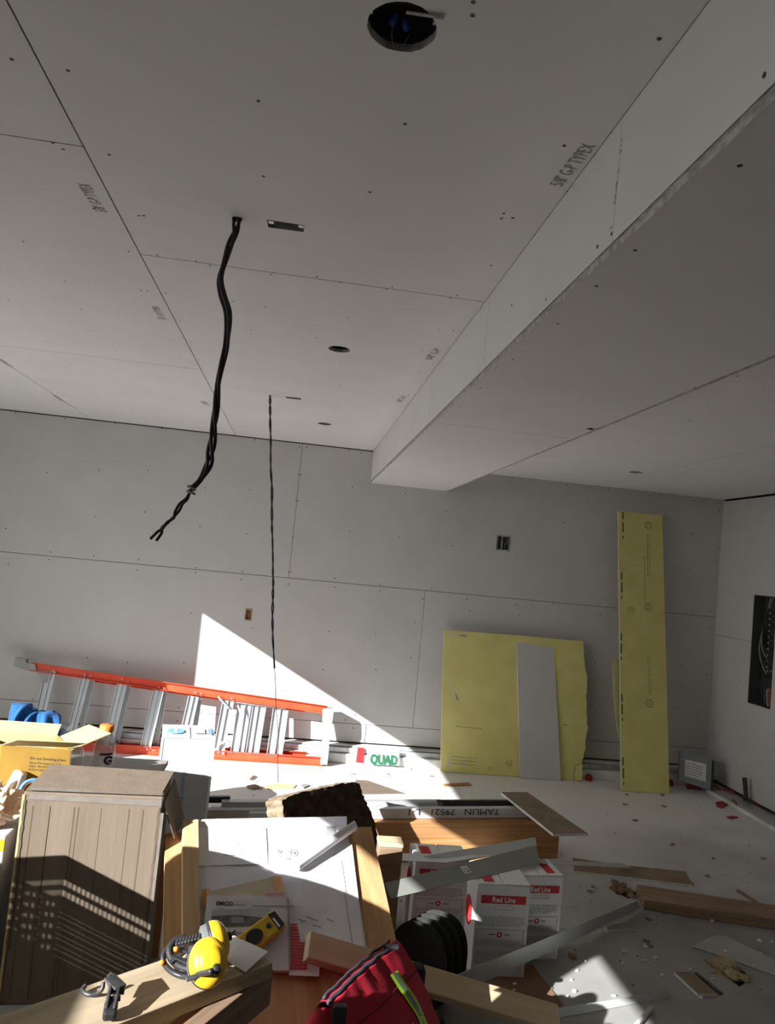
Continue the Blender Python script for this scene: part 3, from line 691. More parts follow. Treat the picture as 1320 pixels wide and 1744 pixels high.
# red tape and the white wrapper with green letters on the back kerb
a, b_ = Py(611, 1274, 6.468), Py(618, 1299, 6.468)
setp(board('red_tape', [Py(610, 1273, 6.468), Py(621, 1274, 6.468), Py(619, 1300, 6.468), Py(606, 1298, 6.468)], .006, redplast, None), 'short strip of red tape stuck on the white back kerb', 'tape')
wr = setp(board('plastic_wrapper', [Py(624, 1274, 6.455), Py(680, 1279, 6.455), Py(680, 1304, 6.43), Py(628, 1301, 6.43)], .006, whitepl, None), 'white plastic wrapper with green QUAD lettering at the back kerb', 'wrapper')
p = Py(629, 1302, 6.428); x = (Py(678, 1305, 6.428) - p); n_ = V((0, -1, .2)); Mx = frame(p + V((0, -.010, .012)), x, n_.cross(x))
o_ = text('printed_text', 'QUAD', .11, greenp, Mx, wr, bold=.004); wd = max(v.co.x for v in o_.data.vertices); o_.data.transform(Matrix.Diagonal((x.length * .95 / wd, 1, 1, 1)))

# ================================================================== LADDER ON ITS SIDE AGAINST THE BACK WALL
LO, LN = V((0, 6.36, 0)), V((0, -1, .12)).normalized()
def L_(x, y, off=0.0): return Pp(x, y, LO, LN) + LN * off
lad = thing('step_ladder', 'orange fibreglass step ladder lying on its side against the back wall', 'ladder', (-.8, 6.36, 0))
def lbar(name, a, b, wd, th, mt, off=0.0, parent=lad): return beam(name, L_(*a, off), L_(*b, off), wd, th, mt, parent, LN, .003)
def rail(a, b, wd, off, nm='rail'):
    p, q = L_(*a, off), L_(*b, off); x = (q - p).normalized(); y = LN.cross(x); L = (q - p).length; M = frame(p, x, y)
    bm = bmesh.new(); bm_box(bm, (L / 2, 0, -.012), (L, wd, .005), None, .001)
    for s in (-1, 1): bm_box(bm, (L / 2, s * (wd / 2 - .003), .003), (L, .006, .032), None, .001)
    return link(nm, bm_done(bm, nm), orange, lad, M)
r1 = rail((52, 1135), (557, 1209), .068, 0.0); r2 = rail((60, 1267), (552, 1297), .072, 0.0)
rail((150, 1156), (520, 1209), .05, -.09, 'rear_rail'); rail((120, 1268), (520, 1288), .05, -.09, 'rear_rail')
def step(a, b, wd, off=.006, nm='step'):
    p, q = L_(*a, off), L_(*b, off); x = (q - p).normalized(); y = LN.cross(x); L = (q - p).length; M = frame(p, x, y)
    bm = bmesh.new(); k = 2 if wd > .05 else 1
    bm_box(bm, (L / 2, 0, -.012), (L, wd, .004))
    for i in range(k + 1):
        bm_box(bm, (L / 2, -wd / 2 + wd * i / k, -.004), (L, .005, .018))
    return link(nm, bm_done(bm, nm), alu, lad, M)
for (a, b, wd) in (((146, 1154), (117, 1266), .065), ((208, 1166), (183, 1271), .075), ((270, 1176), (248, 1273), .08), ((330, 1186), (309, 1278), .08), ((389, 1193), (372, 1282), .09)):
    step(a, b, wd)
for (a, b) in (((155, 1157), (131, 1267)), ((217, 1168), (195, 1273)), ((279, 1178), (263, 1275)), ((339, 1187), (325, 1281))):
    step(a, b, .035, -.05, 'rear_bar')
step((91, 1143), (62, 1266), .035); step((78, 1150), (52, 1266), .04, -.03, 'rear_bar')
for (a, b) in (((418, 1200), (405, 1284)), ((440, 1203), (427, 1285)), ((478, 1208), (467, 1288))): step(a, b, .125, -.03, 'platform_plate')
lbar('platform_edge', (395, 1195), (487, 1207), .012, .05, galv, -.03); lbar('platform_edge', (386, 1281), (472, 1287), .012, .05, galv, -.03)
lbar('spreader_brace', (372, 1187), (390, 1206), .014, .006, galv, .02); lbar('spreader_brace', (366, 1277), (380, 1262), .014, .006, galv, .02); lbar('spreader_brace', (405, 1200), (412, 1222), .014, .006, galv, .02)
board('foot_pad', [L_(x, y, .01) for x, y in ((27, 1119), (45, 1123), (44, 1128), (60, 1131), (64, 1145), (42, 1141), (24, 1134))], .07, greyplast, lad)
board('foot_gusset', [L_(x, y, .004) for x, y in ((58, 1140), (89, 1144), (86, 1158), (78, 1163), (72, 1162), (68, 1150))], .03, greyplast, lad)
board('top_cap', [L_(x, y, .03) for x, y in ((551, 1206), (566, 1206), (568, 1212), (565, 1234), (561, 1240), (560, 1276), (557, 1302), (545, 1301), (551, 1250), (549, 1212))], .14, greyplast, lad)
bm = bmesh.new()
for (x, y) in ((56, 1136), (83, 1134), (92, 1141), (145, 1148), (145, 1151), (155, 1151), (208, 1157), (218, 1161), (271, 1170), (280, 1172), (333, 1179), (342, 1181), (373, 1186), (395, 1189), (251, 1276), (262, 1277), (195, 1272), (380, 1284)):
    p = L_(x, y, .012); r_ = bmesh.ops.create_uvsphere(bm, u_segments=6, v_segments=4, radius=.006); bmesh.ops.translate(bm, verts=r_['verts'], vec=p)
o_ = link('rivets', bm_done(bm, 'rivets'), alu, lad); o_['kind'] = 'stuff'

# ================================================================== LEFT GROUP
# pipe stand with the blue cloth
YB = 4.55
ps = thing('pipe_stand', 'bare metal pipe on legs carrying the blue cloth', 'pipe stand', (-1.3, YB, 0))
pa, pb = Py(20, 1213, YB), Py(118, 1238, YB)
tube('pipe', [pa, pb], .02, alu, ps, 14)
for p in (pa + (pb - pa) * .08, pa + (pb - pa) * .92):
    for s in (-1, 1): tube('leg', [p, V((p.x, p.y + s * .22, .0))], .014, alu, ps, 10)
ax = (pb - pa)
def clothf(u, v):
    s = (v - .5) * 2; w_ = u
    base = pa + ax * (-.02 + .86 * w_)
    fold = .018 * math.sin(w_ * 21 + s * 2) + .010 * math.sin(w_ * 43 + 1)
    a = max(-1, min(1, s * 2.6)) * math.pi / 2
    dy = -math.sin(a) * (.05 + abs(fold)); dz = math.cos(a) * .045
    d = max(0, abs(s) - .38) * .46
    return base + V((.02 * math.sin(s * 4 + w_ * 6), dy + fold * (1 if s > 0 else -1) - (0.06 * abs(s) if s > 0 else -0.06 * abs(s)), dz - d + .01 * math.sin(w_ * 9)))
cl = setp(grid('blue_cloth', clothf, 44, 36, bluecl), 'crumpled blue cloth draped over a metal pipe beside the ladder', 'cloth')
sm = cl.modifiers.new('s', 'SOLIDIFY'); sm.thickness = .006

# trestle table that carries the open carton and the bottle
TZ = .62
tb = thing('trestle_table', 'low grey-topped work table behind the big cardboard box', 'table', (-1.3, 3.6, 0))
box('table_top', (-1.28, 3.66, TZ - .012), (1.46, .74, .024), greycard, tb, bev=.003)
for x in (-1.95, -.62):
    for y in (3.36, 3.98): box('leg', (x, y, (TZ - .024) / 2), (.05, .05, TZ - .024), woodd, tb)
# open yellow carton
yc_ = thing('open_carton', 'open yellow cardboard carton with kraft flaps standing on the work table', 'carton', Pz(60, 1330, TZ))
A, B, C, D = Py(2, 1280, 3.42), Py(121, 1273, 3.42), Py(100, 1245, 3.66), Py(-50, 1256, 3.66)
zt = (A.z + B.z + C.z) / 3
for p in (A, B, C, D): p.z = zt
C.y = D.y = 3.64
def wallp(nm, p, q, mt, h=None):
    lo0, lo1 = V((p.x, p.y, TZ + .001)), V((q.x, q.y, TZ + .001))
    return board(nm, [p, q, lo1, lo0], .005, mt, yc_, cardin)
fw = wallp('front_panel', A, B, yelcart); wallp('side_panel', B, C, yelcart); wallp('back_panel', C, D, cardin); wallp('side_panel', D, A, yelcart)
board('bottom_panel', [V((p.x, p.y, TZ + .004)) for p in (A, B, C, D)], .003, cardin, yc_)
ex = (B - A).normalized()
board('flap', [A + V((0, 0, .001)), B, B + V((.075, -.05, .045)), A + ex * .08 + V((0, -.07, .035))], .004, cardin, yc_)
board('flap', [B + V((0, .0, .001)), C, C + V((.13, .02, .055)), B + V((.15, .02, .085))], .004, cardin, yc_)
board('flap', [C + V((0, .0, .001)), D, D + V((0, .05, .04)), C + V((0, .05, .04))], .004, cardin, yc_)
nf = (ex.cross(V((0, 0, 1)))).normalized()
Mx = frame(V((A.x, A.y, zt)) + ex * (B - A).length * .42 + nf * .002 + V((0, 0, -.05)), ex, (0, 0, 1))
text('printed_text', 'Do not bending plane', .017, ink, Mx, fw); text('printed_text', 'Store flat keep dry and\nclean. Avoid humidity\nand sunlight.', .014, ink, Mx @ Matrix.Translation((0, -.018, 0)), fw)
# bottle
bx = Pz(171, 1336, TZ)
bt = thing('drink_bottle', 'empty clear drink bottle with an orange cap behind the cardboard box', 'bottle', bx)
Mb = Matrix.Translation(bx)
bbod = lathe('bottle_body', [(0, .004), (.038, .001), (.046, .008), (.047, .05), (.041, .075), (.047, .10), (.048, .15), (.046, .175), (.036, .215), (.026, .232), (.024, .242)], clear, bt, Mb, 28)
lathe('cap', [(0, .238), (.031, .238), (.032, .242), (.032, .264), (.029, .268), (0, .268)], orangecap, bt, Mb, 28)
def labf(u, v):
    a = -2.0 + 1.9 * u; return bx + V((math.cos(a) * .0485, math.sin(a) * .0485, .095 + .055 * v))
Ml = frame(bx + V((.012, -.049, .105)), (1, .12, 0), (0, 0, 1))
text('printed_logo', 'G', .05, blackp, Ml, bbod, bold=.003)
grid('printed_band', lambda u, v: bx + V((math.cos(-1.75 + 1.2 * u) * .0488, math.sin(-1.75 + 1.2 * u) * .0488, .142 + .010 * v)), 10, 1, blackp, bbod)
# bottle 2 behind carton (only its shoulder shows)
b2 = Pz(126, 1318, TZ)
b2o = thing('drink_bottle', 'second clear bottle half hidden behind the open yellow carton', 'bottle', b2)
lathe('bottle_body', [(0, .003), (.030, .001), (.033, .006), (.033, .10), (.02, .135), (.014, .15), (.014, .158)], clear, b2o, Matrix.Translation(b2), 20)
lathe('cap', [(0, .155), (.017, .155), (.017, .172), (0, .173)], blackp, b2o, Matrix.Translation(b2), 16)

# white package and what lies on it
PZT = .585
pk = thing('white_package', 'tall white printed package with a yellow band left of the big cardboard box', 'package', (-1.25, 3.15, 0))
bm = bmesh.new(); bm_box(bm, (-1.252, 3.15, PZT / 2), (.56, .28, PZT), None, .006); pkb = link('package_body', bm_done(bm, 'package_body'), whitecart, pk)
Mk = frame((-1.53, 3.009, 0), (1, 0, 0), (0, 0, 1))
rects('printed_band', [(0.004, PZT - .05, .556, PZT - .006)], muffyel, Mk, pkb); rects('printed_band', [(.3, .29, .556, .36)], mat('pale_cream_print', (.80, .74, .55), None, .7), Mk, pkb)
rects('printed_band', [(.50, .26, .53, .36)], inkgf, Mk, pkb)
rects('printed_text', textlines(.34, .545, .505, 1, .02, .014), inkgf, Mk, pkb); rects('printed_text', textlines(.30, .50, .27, 6, .024, .010), inkgf, Mk, pkb)
ring_print('printed_emblem', .018, .027, ratchm, Mk @ Matrix.Translation((.53, .43, 0)), pkb)
# crumpled kraft paper
cp = Pz(8, 1392, PZT + .09); ctr = V((-1.075, 3.11, PZT + .075))
bm = bmesh.new(); bmesh.ops.create_icosphere(bm, subdivisions=4, radius=1.0)
for v in bm.verts:
    d = v.co.normalized(); k = .75 + .55 * mnoise.noise(d * 2.3) + .35 * abs(mnoise.noise(d * 6.1)) - .25 * abs(mnoise.noise(d * 11))
    v.co = V((d.x * .13 * k, d.y * .10 * k, max(-.075, d.z * .10 * k)))
bmesh.ops.translate(bm, verts=bm.verts[:], vec=ctr)
setp(link('crumpled_paper', bm_done(bm, 'crumpled_paper'), kraftp), 'crumpled brown packing paper wedged beside the big cardboard box', 'paper')
# tape rolls
def roll(name, label, c, r0, r1, wd, axis, mt, inner):
    q_ = V(axis).normalized().to_track_quat('Z', 'Y').to_matrix().to_4x4(); M = Matrix.Translation(V(c)) @ q_
    t = thing(name, label, 'tape roll', c)
    lathe('tape_body', [(r0, -wd / 2), (r1, -wd / 2), (r1, wd / 2), (r0, wd / 2), (r0, -wd / 2)], mt, t, M, 28)
    lathe('core', [(r0 - .003, -wd / 2 + .001), (r0, -wd / 2 + .001), (r0, wd / 2 - .001), (r0 - .003, wd / 2 - .001), (r0 - .003, -wd / 2 + .001)], inner, t, M, 28)
    return t
roll('tape_roll', 'blue masking tape roll with an orange core beside the cardboard box', Pz(55, 1347, TZ + .052) , .036, .050, .03, (.15, -1, .25), bluetape, orangetab)
cpz = Pz(20, 1353, TZ)
cu = thing('paper_cup', 'upturned white paper cup in front of the open yellow carton', 'cup', cpz)
lathe('cup_body', [(.036, .0), (.038, .002), (.028, .095), (.026, .097), (0, .097)], whitepl, cu, Matrix.Translation(cpz) @ Matrix.Rotation(.25, 4, 'Y'), 24)

# big cardboard box
BW, BD, BH = .505, .27, .768
bc = V((-.672, 3.125, 0)); brz = .055
MBX = Matrix.Translation(bc) @ Matrix.Rotation(brz, 4, 'Z')
cbx = thing('cardboard_box', 'large tall brown cardboard box with a taped top edge beside the plank bench', 'box', M=MBX)
bm = bmesh.new(); bm_box(bm, (0, 0, BH / 2), (BW, BD, BH), None, .006)
bmesh.ops.subdivide_edges(bm, edges=bm.edges[:], cuts=0)
link('box_body', bm_done(bm, 'box_body'), card, cbx, MBX)
def cb_(name, pts, t_, mt, tw=None): return board(name, [MBX @ V(p) for p in pts], t_, mt, cbx, cardedge, tw)
hx, hy = BW / 2, BD / 2
cb_('top_flap', [(-hx + .004, -hy + .004, BH + .006), (hx - .01, -hy + .004, BH + .006), (hx + .01, hy - .02, BH + .024), (-hx + .02, hy + .01, BH + .022)], .005, card, (0, 0, 1))
cb_('tape_strip', [(-hx + .02, -hy - .0022, BH - .006), (hx - .004, -hy - .0022, BH - .012), (hx - .004, -hy - .0022, BH - .036), (-hx + .02, -hy - .0022, BH - .026)], .0012, tape)
cb_('tape_strip', [(-hx + .02, -hy + .03, BH + .0085), (hx - .004, -hy + .03, BH + .0085), (hx - .004, -hy - .002, BH + .007), (-hx + .02, -hy - .002, BH + .007)], .001, tape, (0, 0, 1))
cb_('side_flap', [(hx + .004, -hy + .01, BH - .03), (hx + .022, hy - .03, BH + .0), (hx + .075, hy - .06, BH - .15), (hx + .062, -hy + .02, BH - .16)], .004, card)
for k, x in enumerate((-hx + .035, -hx + .10, -.07, -.055, .03, .13, .18, -.155)):
    cb_('crease', [(x, -hy - .0009, .02), (x + .0013, -hy - .0009, .02), (x + .0013 + random.uniform(-.004, .004), -hy - .0009, BH - .05), (x, -hy - .0009, BH - .05)], .001, crease_m)
def ragged(x, z0, z1, n, w_): 
    L1 = [(x + random.uniform(-w_, w_), z0 + (z1 - z0) * i / n) for i in range(n + 1)]
    R1 = [(x + .009 + random.uniform(-w_, w_), z1 - (z1 - z0) * i / n) for i in range(n + 1)]
    return L1 + R1
Mf = MBX @ Matrix(((1, 0, 0, 0), (0, 0, -1, -hy - .0024), (0, 1, 0, 0), (0, 0, 0, 1)))
slab('torn_edge', ragged(-hx + .004, .2, BH - .03, 26, .0022), None, .002, cardedge, Mf, cbx)
slab('torn_edge', ragged(hx - .014, .0, BH - .04, 30, .003), None, .002, cardedge, Mf, cbx)
slab('edge_layer', [(-hx - .004, .0), (-hx + .006, .0), (-hx + .006, BH - .01), (-hx - .004, BH - .01)], None, .004, cardin, Mf, cbx)
slab('edge_tape', [(hx - .006, .0), (hx + .006, .0), (hx + .008, BH - .06), (hx - .004, BH - .06)], None, .003, tape, Mf, cbx)

# tall white carton
W0 = V((-.497, 4.31, 0)); MW = Matrix.Translation(W0) @ Matrix.Rotation(.16, 4, 'Z')
wc = thing('white_carton', 'tall white carton with blue lettering standing behind the big cardboard box', 'carton', M=MW)
ww, wd_, wh = .275, .245, .70
bm = bmesh.new(); bm_box(bm, (0, 0, wh / 2), (ww, wd_, wh), None, .004); wcb = link('carton_body', bm_done(bm, 'carton_body'), whitecart, wc, MW)
for x0, x1 in ((-ww / 2 - .003, .008), (.014, ww / 2 + .003)):
    wfl = board('top_flap', [MW @ V(p) for p in ((x0, -wd_ / 2 - .002, wh + .003), (x1, -wd_ / 2 - .002, wh + .003), (x1, wd_ / 2, wh + .012), (x0, wd_ / 2, wh + .012))], .006, whitecart, wc, None, (0, 0, 1))
for x in (-ww / 2 + .001, ww / 2 - .001):
    board('corner_edge', [MW @ V(p) for p in ((x - .006, -wd_ / 2 - .002, 0), (x + .006, -wd_ / 2 - .002, 0), (x + .006, -wd_ / 2 - .002, wh - .004), (x - .006, -wd_ / 2 - .002, wh - .004))], .004, paper, wc)
Mt = MW @ Matrix(((1, 0, 0, 0), (0, 1, 0, -.02), (0, 0, 1, wh + .0115), (0, 0, 0, 1))) @ Matrix.Rotation(.037, 4, 'X')
def oval(cx, cy, a, b, n=24): return [(cx + a * math.cos(2 * math.pi * i / n), cy + b * math.sin(2 * math.pi * i / n)) for i in range(n)]
slab('printed_logo', oval(-.068, .0, .046, .05), None, .001, inklb, Mt, wfl); rects('printed_logo', [(-.078, -.04, -.062, .04)], paper, Mt, wfl, .001)
rects('printed_label', [(.03, -.04, .088, .05)], inkgf, Mt, wfl, .0008); rects('printed_label', [(.036, -.03, .082, .04)], mat('pale_label', (.70, .73, .70), None, .7), Mt, wfl, .0014)
rects('printed_text', [(.114, -.06, .124, .06), (.127, -.03, .131, .05)], inklb, Mt, wfl, .001); rects('printed_text', textlines(.095, .108, .05, 5, .02, .01), inkgf, Mt, wfl, .001)
Mv = MW @ frame((-.015, -wd_ / 2 - .001, .52), (0, 0, -1), (1, 0, 0))
text('printed_text', 'Comfort Height', .034, inkb, Mv, wcb)
# curved scrap of kraft sheet beside the carton
pk0 = V((-.26, 4.24, 0))
setp(grid('kraft_sheet', lambda u, v: pk0 + V((.10 * (u - .5) + .02 * math.sin(v * 3), .06 * math.sin(u * 2.6) - .03, .28 * v * (1 - .35 * (u - .3) ** 2 * 4))), 14, 10, kraftp), 'curled kraft paper sheet standing beside the white carton', 'paper')

# ================================================================== LUMBER STACK BEHIND THE PLAN TABLE
LE = V((.984, .177, 0)).normalized(); LNI = V((-.177, .984, 0)).normalized(); LR = V((1.81, 4.63, 0))
def lp(s, d, z): return LR - LE * s + LNI * d + V((0, 0, z))       # s along the stack from its right end, d into depth
def lum(name, label, cat, s0, s1, d, z, wd, ht, mt, group=None, e=LE):
    o = beam(name, lp(s1, d, z), lp(s0, d, z), wd, ht, mt, None, (0, 0, 1), .003)
    return setp(o, label, cat, group)
lum('timber_beam', 'front fir beam of the lumber stack, its long face towards the boxes', 'beam', 0, 2.3, .045, .115, .09, .23, woodf, 'beams of the lumber stack')
lum('timber_beam', 'middle fir beam of the lumber stack under the white trims', 'beam', .04, 2.35, .139, .113, .09, .226, woodf, 'beams of the lumber stack')
lum('timber_beam', 'rear dusty beam of the lumber stack nearest the back wall', 'beam', .10, 2.3, .235, .11, .09, .22, woodd, 'beams of the lumber stack')
def trim(name, label, s0, s1, d, z, wd, ht, mt): return lum(name, label, 'metal trim', s0, s1, d, z, wd, ht, mt, 'metal trims on the lumber stack')
t1 = trim('metal_trim', 'long white metal trim marked TAMLIN on the lumber stack', .20, 1.75, .075, .262, .045, .06, whitemet)
pt = lp(.40, .0505, .268); Mx = frame(pt, -LE, (0, 0, -1)) 
o_ = text('handwritten_text', 'TAMLIN   79521   L-1', .062, ink, Mx @ Matrix.Translation((0, -.022, .0012)), t1); wdx = max(v.co.x for v in o_.data.vertices); o_.data.transform(Matrix.Diagonal((.60 / wdx, .85, 1, 1)))
trim('metal_trim', 'black metal strip lying along the white trim on the lumber stack', .22, .80, .12, .275, .03, .09, blackp)
trim('metal_trim', 'grey metal channel on the lumber stack behind the mineral wool', .76, 2.1, .13, .29, .05, .05, greymet)
trim('metal_trim', 'flat white trim at the back of the lumber stack', .85, 2.15, .20, .25, .06, .03, whitemet)
trim('metal_trim', 'short sunlit white trim at the front left of the lumber stack', 1.56, 1.95, .03, .258, .04, .055, whitemet)
trim('metal_trim', 'sunlit grey-white trim end beside the white carton', 1.80, 2.22, .085, .262, .04, .05, whitemet)
trim('metal_trim', 'short black trim end beside the white carton', 2.05, 2.25, .17, .31, .03, .035, blackp)
# drywall offcut leaning from the floor onto the stack
o_ = board('drywall_offcut', [Pz(853, 1349, .335), Pz(898, 1349, .335), Pz(1002, 1420, .335), Pz(942, 1420, .335)], .014, brownp, None, kerbm, (0, 0, 1))
setp(o_, 'brown-backed drywall offcut with white edges resting on the end of the lumber stack', 'drywall offcut')
# flat scraps on the sunny floor
def flat(name, label, cat, pix, z, t, mt, edge=None):
    o = board(name, [Pz(x, y, z) for x, y in pix], t, mt, None, edge, (0, 0, 1)); return setp(o, label, cat)
flat('cardboard_piece', 'flat tan cardboard piece on the sunny floor behind the mineral wool', 'cardboard', [(606, 1328), (626, 1329), (690, 1351), (600, 1352)], .006, .005, card)
flat('yellow_scrap', 'flat yellow paper scrap on the sunny floor below the thin cable', 'paper scrap', [(452, 1337), (478, 1334), (505, 1336), (500, 1342), (455, 1343)], .006, .004, yellowp)
flat('wood_sliver', 'thin reddish wood sliver on the sunny floor before the wide yellow sheet', 'wood scrap', [(753, 1335), (797, 1332), (803, 1336), (758, 1338)], .010, .009, redwood)
flat('paper_scrap', 'torn brown paper scrap on the sunny floor left of the thin cable', 'paper scrap', [(415, 1321), (421, 1316), (432, 1320), (425, 1326), (418, 1325)], .02, .004, kraftp)
flat('paper_scrap', 'dark torn scrap lying beside the yellow paper on the floor', 'paper scrap', [(511, 1337), (520, 1334), (526, 1337), (517, 1341)], .012, .01, greycard)
flat('paper_scrap', 'brown torn strip on the floor left of the yellow scrap', 'paper scrap', [(420, 1338), (434, 1335), (448, 1340), (430, 1342)], .015, .01, brownp)
# mineral wool batt
outl = [(481, 1362), (500, 1353), (530, 1346), (560, 1339), (590, 1334), (604, 1332), (612, 1336), (618, 1352), (628, 1375), (637, 1396), (646, 1420), (657, 1448), (640, 1470), (560, 1470), (490, 1440), (484, 1395)]
po = Py(560, 1400, 3.98); pn = V((.70, -.62, .30)).normalized()
pts = [Pp(x + random.uniform(-1.5, 1.5), y + random.uniform(-1.5, 1.5), po, pn) for (a, b) in zip(outl, outl[1:] + outl[:1]) for (x, y) in [(a[0] + (b[0] - a[0]) * k / 5, a[1] + (b[1] - a[1]) * k / 5) for k in range(5)]]
x_ = V((.62, .70, 0)); x_ = (x_ - pn * x_.dot(pn)).normalized(); y_ = pn.cross(x_); Mwl = Matrix((x_, y_, pn)).transposed().to_4x4(); Mwl.translation = po
poly = [((p - po).dot(x_), (p - po).dot(y_)) for p in pts]
ylow = (.012 - po.z) / y_.z
poly = [(a, ylow if b < -.10 else b) for a, b in poly]
bm = prism2(poly, [[(.0, 0), (.004, 0), (.004, .004), (0, .004)]], .11)
for _ in range(3): bmesh.ops.subdivide_edges(bm, edges=[e for e in bm.edges if e.calc_length() > .035], cuts=1, use_grid_fill=True)
bmesh.ops.triangulate(bm, faces=bm.faces[:])
for v in bm.verts:
    v.co += V((mnoise.noise(v.co * 30), mnoise.noise(v.co * 30 + V((5, 0, 0))), mnoise.noise(v.co * 24 + V((0, 9, 0))))) * .005
bmesh.ops.recalc_face_normals(bm, faces=bm.faces[:])
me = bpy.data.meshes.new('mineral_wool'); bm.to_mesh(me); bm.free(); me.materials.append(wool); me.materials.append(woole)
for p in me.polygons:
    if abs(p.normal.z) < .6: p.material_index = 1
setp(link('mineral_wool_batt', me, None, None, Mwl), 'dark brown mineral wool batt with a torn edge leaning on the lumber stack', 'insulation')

# ================================================================== SLOPED PLAN TABLE WITH PAPERS
vup = ray(312, -40).normalized(); uu = V((vup.y, -vup.x, 0)).normalized(); pnm = uu.cross(vup).normalized()
PO = Py(632, 1408, 3.27)
def T_(x, y, off=0.0): return Pp(x, y, PO, pnm) + pnm * off
pt = thing('plan_table', 'sloped plywood plan table covered with drawings and papers', 'table', (T_(470, 1640).x, T_(470, 1640).y, 0))
tl, tr = T_(250, 1421), T_(632, 1408)
tl = tr - uu * ((tr.x + .40) / uu.x)
Lslope = (tr.z - .075) / vup.z
bl, br = tl - vup * Lslope, tr - vup * Lslope
tp = board('plywood_top', [tr, tl, bl, br], .019, ply, pt, wood)
e0 = T_(322, 1409, .045); e0 = e0
beam('edge_rail', T_(322, 1406, .021), T_(322, 1406, .021) - vup * (Lslope - .02), .062, .04, wood, pt, pnm)
pa_ = Py(666, 1444, 3.62)
box('support_post', (pa_.x, pa_.y + .045, pa_.z / 2), (.115, .09, pa_.z), woodd, pt, bev=.003); box('lit_post_top', (pa_.x, pa_.y + .045, pa_.z + .012), (.12, .095, .02), woodp, pt, bev=.003)  # pale cap on dark post puts lit top and shaded front into colour
beam('sleeper', bl - pnm * .03 + vup * .04 + V((0, 0, -.012)), br - pnm * .03 + vup * .04 + V((0, 0, -.012)), .05, .08, woodd, pt)
for f in (.2, .75):
    p = tl + (tr - tl) * f - pnm * .03 - vup * .08; beam('support_leg', p, V((p.x, p.y + .02, 0)), .09, .038, woodd, pt, uu)
beam('cross_brace', tl + (tr - tl) * .1 - pnm * .04 - vup * .1, tl + (tr - tl) * .95 - pnm * .04 - vup * .1, .09, .036, woodd, pt, pnm)

def sheet(name, label, pix, off, mt=paper, cat='paper', wav=.0025, nu=14, nv=14, curl=0.0, parent=None):
    """pix: TL,TR,BR,BL on the table plane"""
    c = [T_(x, y, off) for x, y in pix]; sd = random.random() * 50
    def fn(u, v):
        p = c[0] * (1 - u) * (1 - v) + c[1] * u * (1 - v) + c[2] * u * v + c[3] * (1 - u) * v
        w_ = wav * (mnoise.noise(V((u * 3.1 + sd, v * 2.6, 0))) + 1) + curl * (max(0, .08 - v) / .08) ** 2
        return p + pnm * w_
    o = grid(name, fn, nu, nv, mt, parent)
    if parent is None: setp(o, label, cat)
    Mx = frame(c[3] + pnm * (wav * 2 + .0012), c[2] - c[3], pnm.cross(c[2] - c[3]))
    return o, Mx, c
s1, M1, c1 = sheet('drawing_sheet', 'large bottom drawing sheet spread over the whole plan table', [(334, 1402), (588, 1397), (628, 1640), (318, 1655)], .004, paperl, curl=.02)
s2, M2, c2_ = sheet('letter_sheet', 'sunlit letter page at the upper left of the plan table', [(335, 1411), (452, 1412), (455, 1474), (331, 1478)], .011, paper, wav=.001)
W2 = (c2_[2] - c2_[3]).length; H2 = (c2_[0] - c2_[3]).length
rects('printed_text', textlines(W2 * .38, W2 * .62, H2 * .52, 4, .016, .004, .5) + textlines(W2 * .20, W2 * .32, H2 * .5, 1, .01, .004), inkgf, M2, s2)
s3, M3, c3 = sheet('certificate_sheet', 'sheet with a round seal at the top middle of the plan table', [(458, 1401), (584, 1398), (560, 1480), (456, 1474)], .0125, paper, wav=.001)
W3 = (c3[2] - c3[3]).length; H3 = (c3[0] - c3[3]).length
ring_print('printed_seal', .011, .018, inkg, M3 @ Matrix.Translation((W3 * .40, H3 * .27, 0)), s3); ring_print('printed_seal', 0, .007, inkg, M3 @ Matrix.Translation((W3 * .40, H3 * .27, 0)), s3)
ring_print('printed_seal', .004, .008, inkg, M3 @ Matrix.Translation((W3 * .17, H3 * .28, 0)), s3); rects('printed_text', [(W3 * .27, H3 * .10, W3 * .34, H3 * .15)], inkg, M3, s3)
text('printed_text', 'Sandringham', .028, inkgf, M3 @ Matrix.Translation((W3 * .36, H3 * .95, .0012)) @ Matrix.Rotation(-1.57, 4, 'Z'), s3)
rects('printed_text', [(W3 * .62 + i * .012, H3 * random.uniform(.1, .3), W3 * .62 + i * .012 + .0015, H3 * random.uniform(.6, .95)) for i in range(5)], inkgf, M3, s3)
rects('printed_box', [(W3 * .97, H3 * .70, W3 * 1.13, H3 * .96)], inkg, M3, s3)
s4, M4, c4 = sheet('drawing_sheet', 'drawing sheet with a long border line at the right of the plan table', [(478, 1482), (598, 1440), (622, 1640), (486, 1640)], .010, paperl, wav=.003)
W4 = (c4[2] - c4[3]).length; H4 = (c4[0] - c4[3]).length
def seg_print(name, a, b, wd, off, parent, mt=ink):
    p, q = T_(*a, off), T_(*b, off); s = (q - p).cross(pnm).normalized() * wd / 2
    return link(name, mesh(name, [p - s, q - s, q + s, p + s], [(0, 1, 2, 3)]), mt, parent)
seg_print('printed_line', (577, 1470), (601, 1632), .003, .019, s4, inkg)
for (a, b) in (((505, 1570), (520, 1574)), ((520, 1566), (540, 1573)), ((530, 1580), (545, 1584)), ((555, 1570), (566, 1574)), ((560, 1603), (563, 1608)), ((510, 1574), (516, 1576)), ((470, 1545), (500, 1548))): seg_print('printed_mark', a, b, .004, .019, s4, inkg)
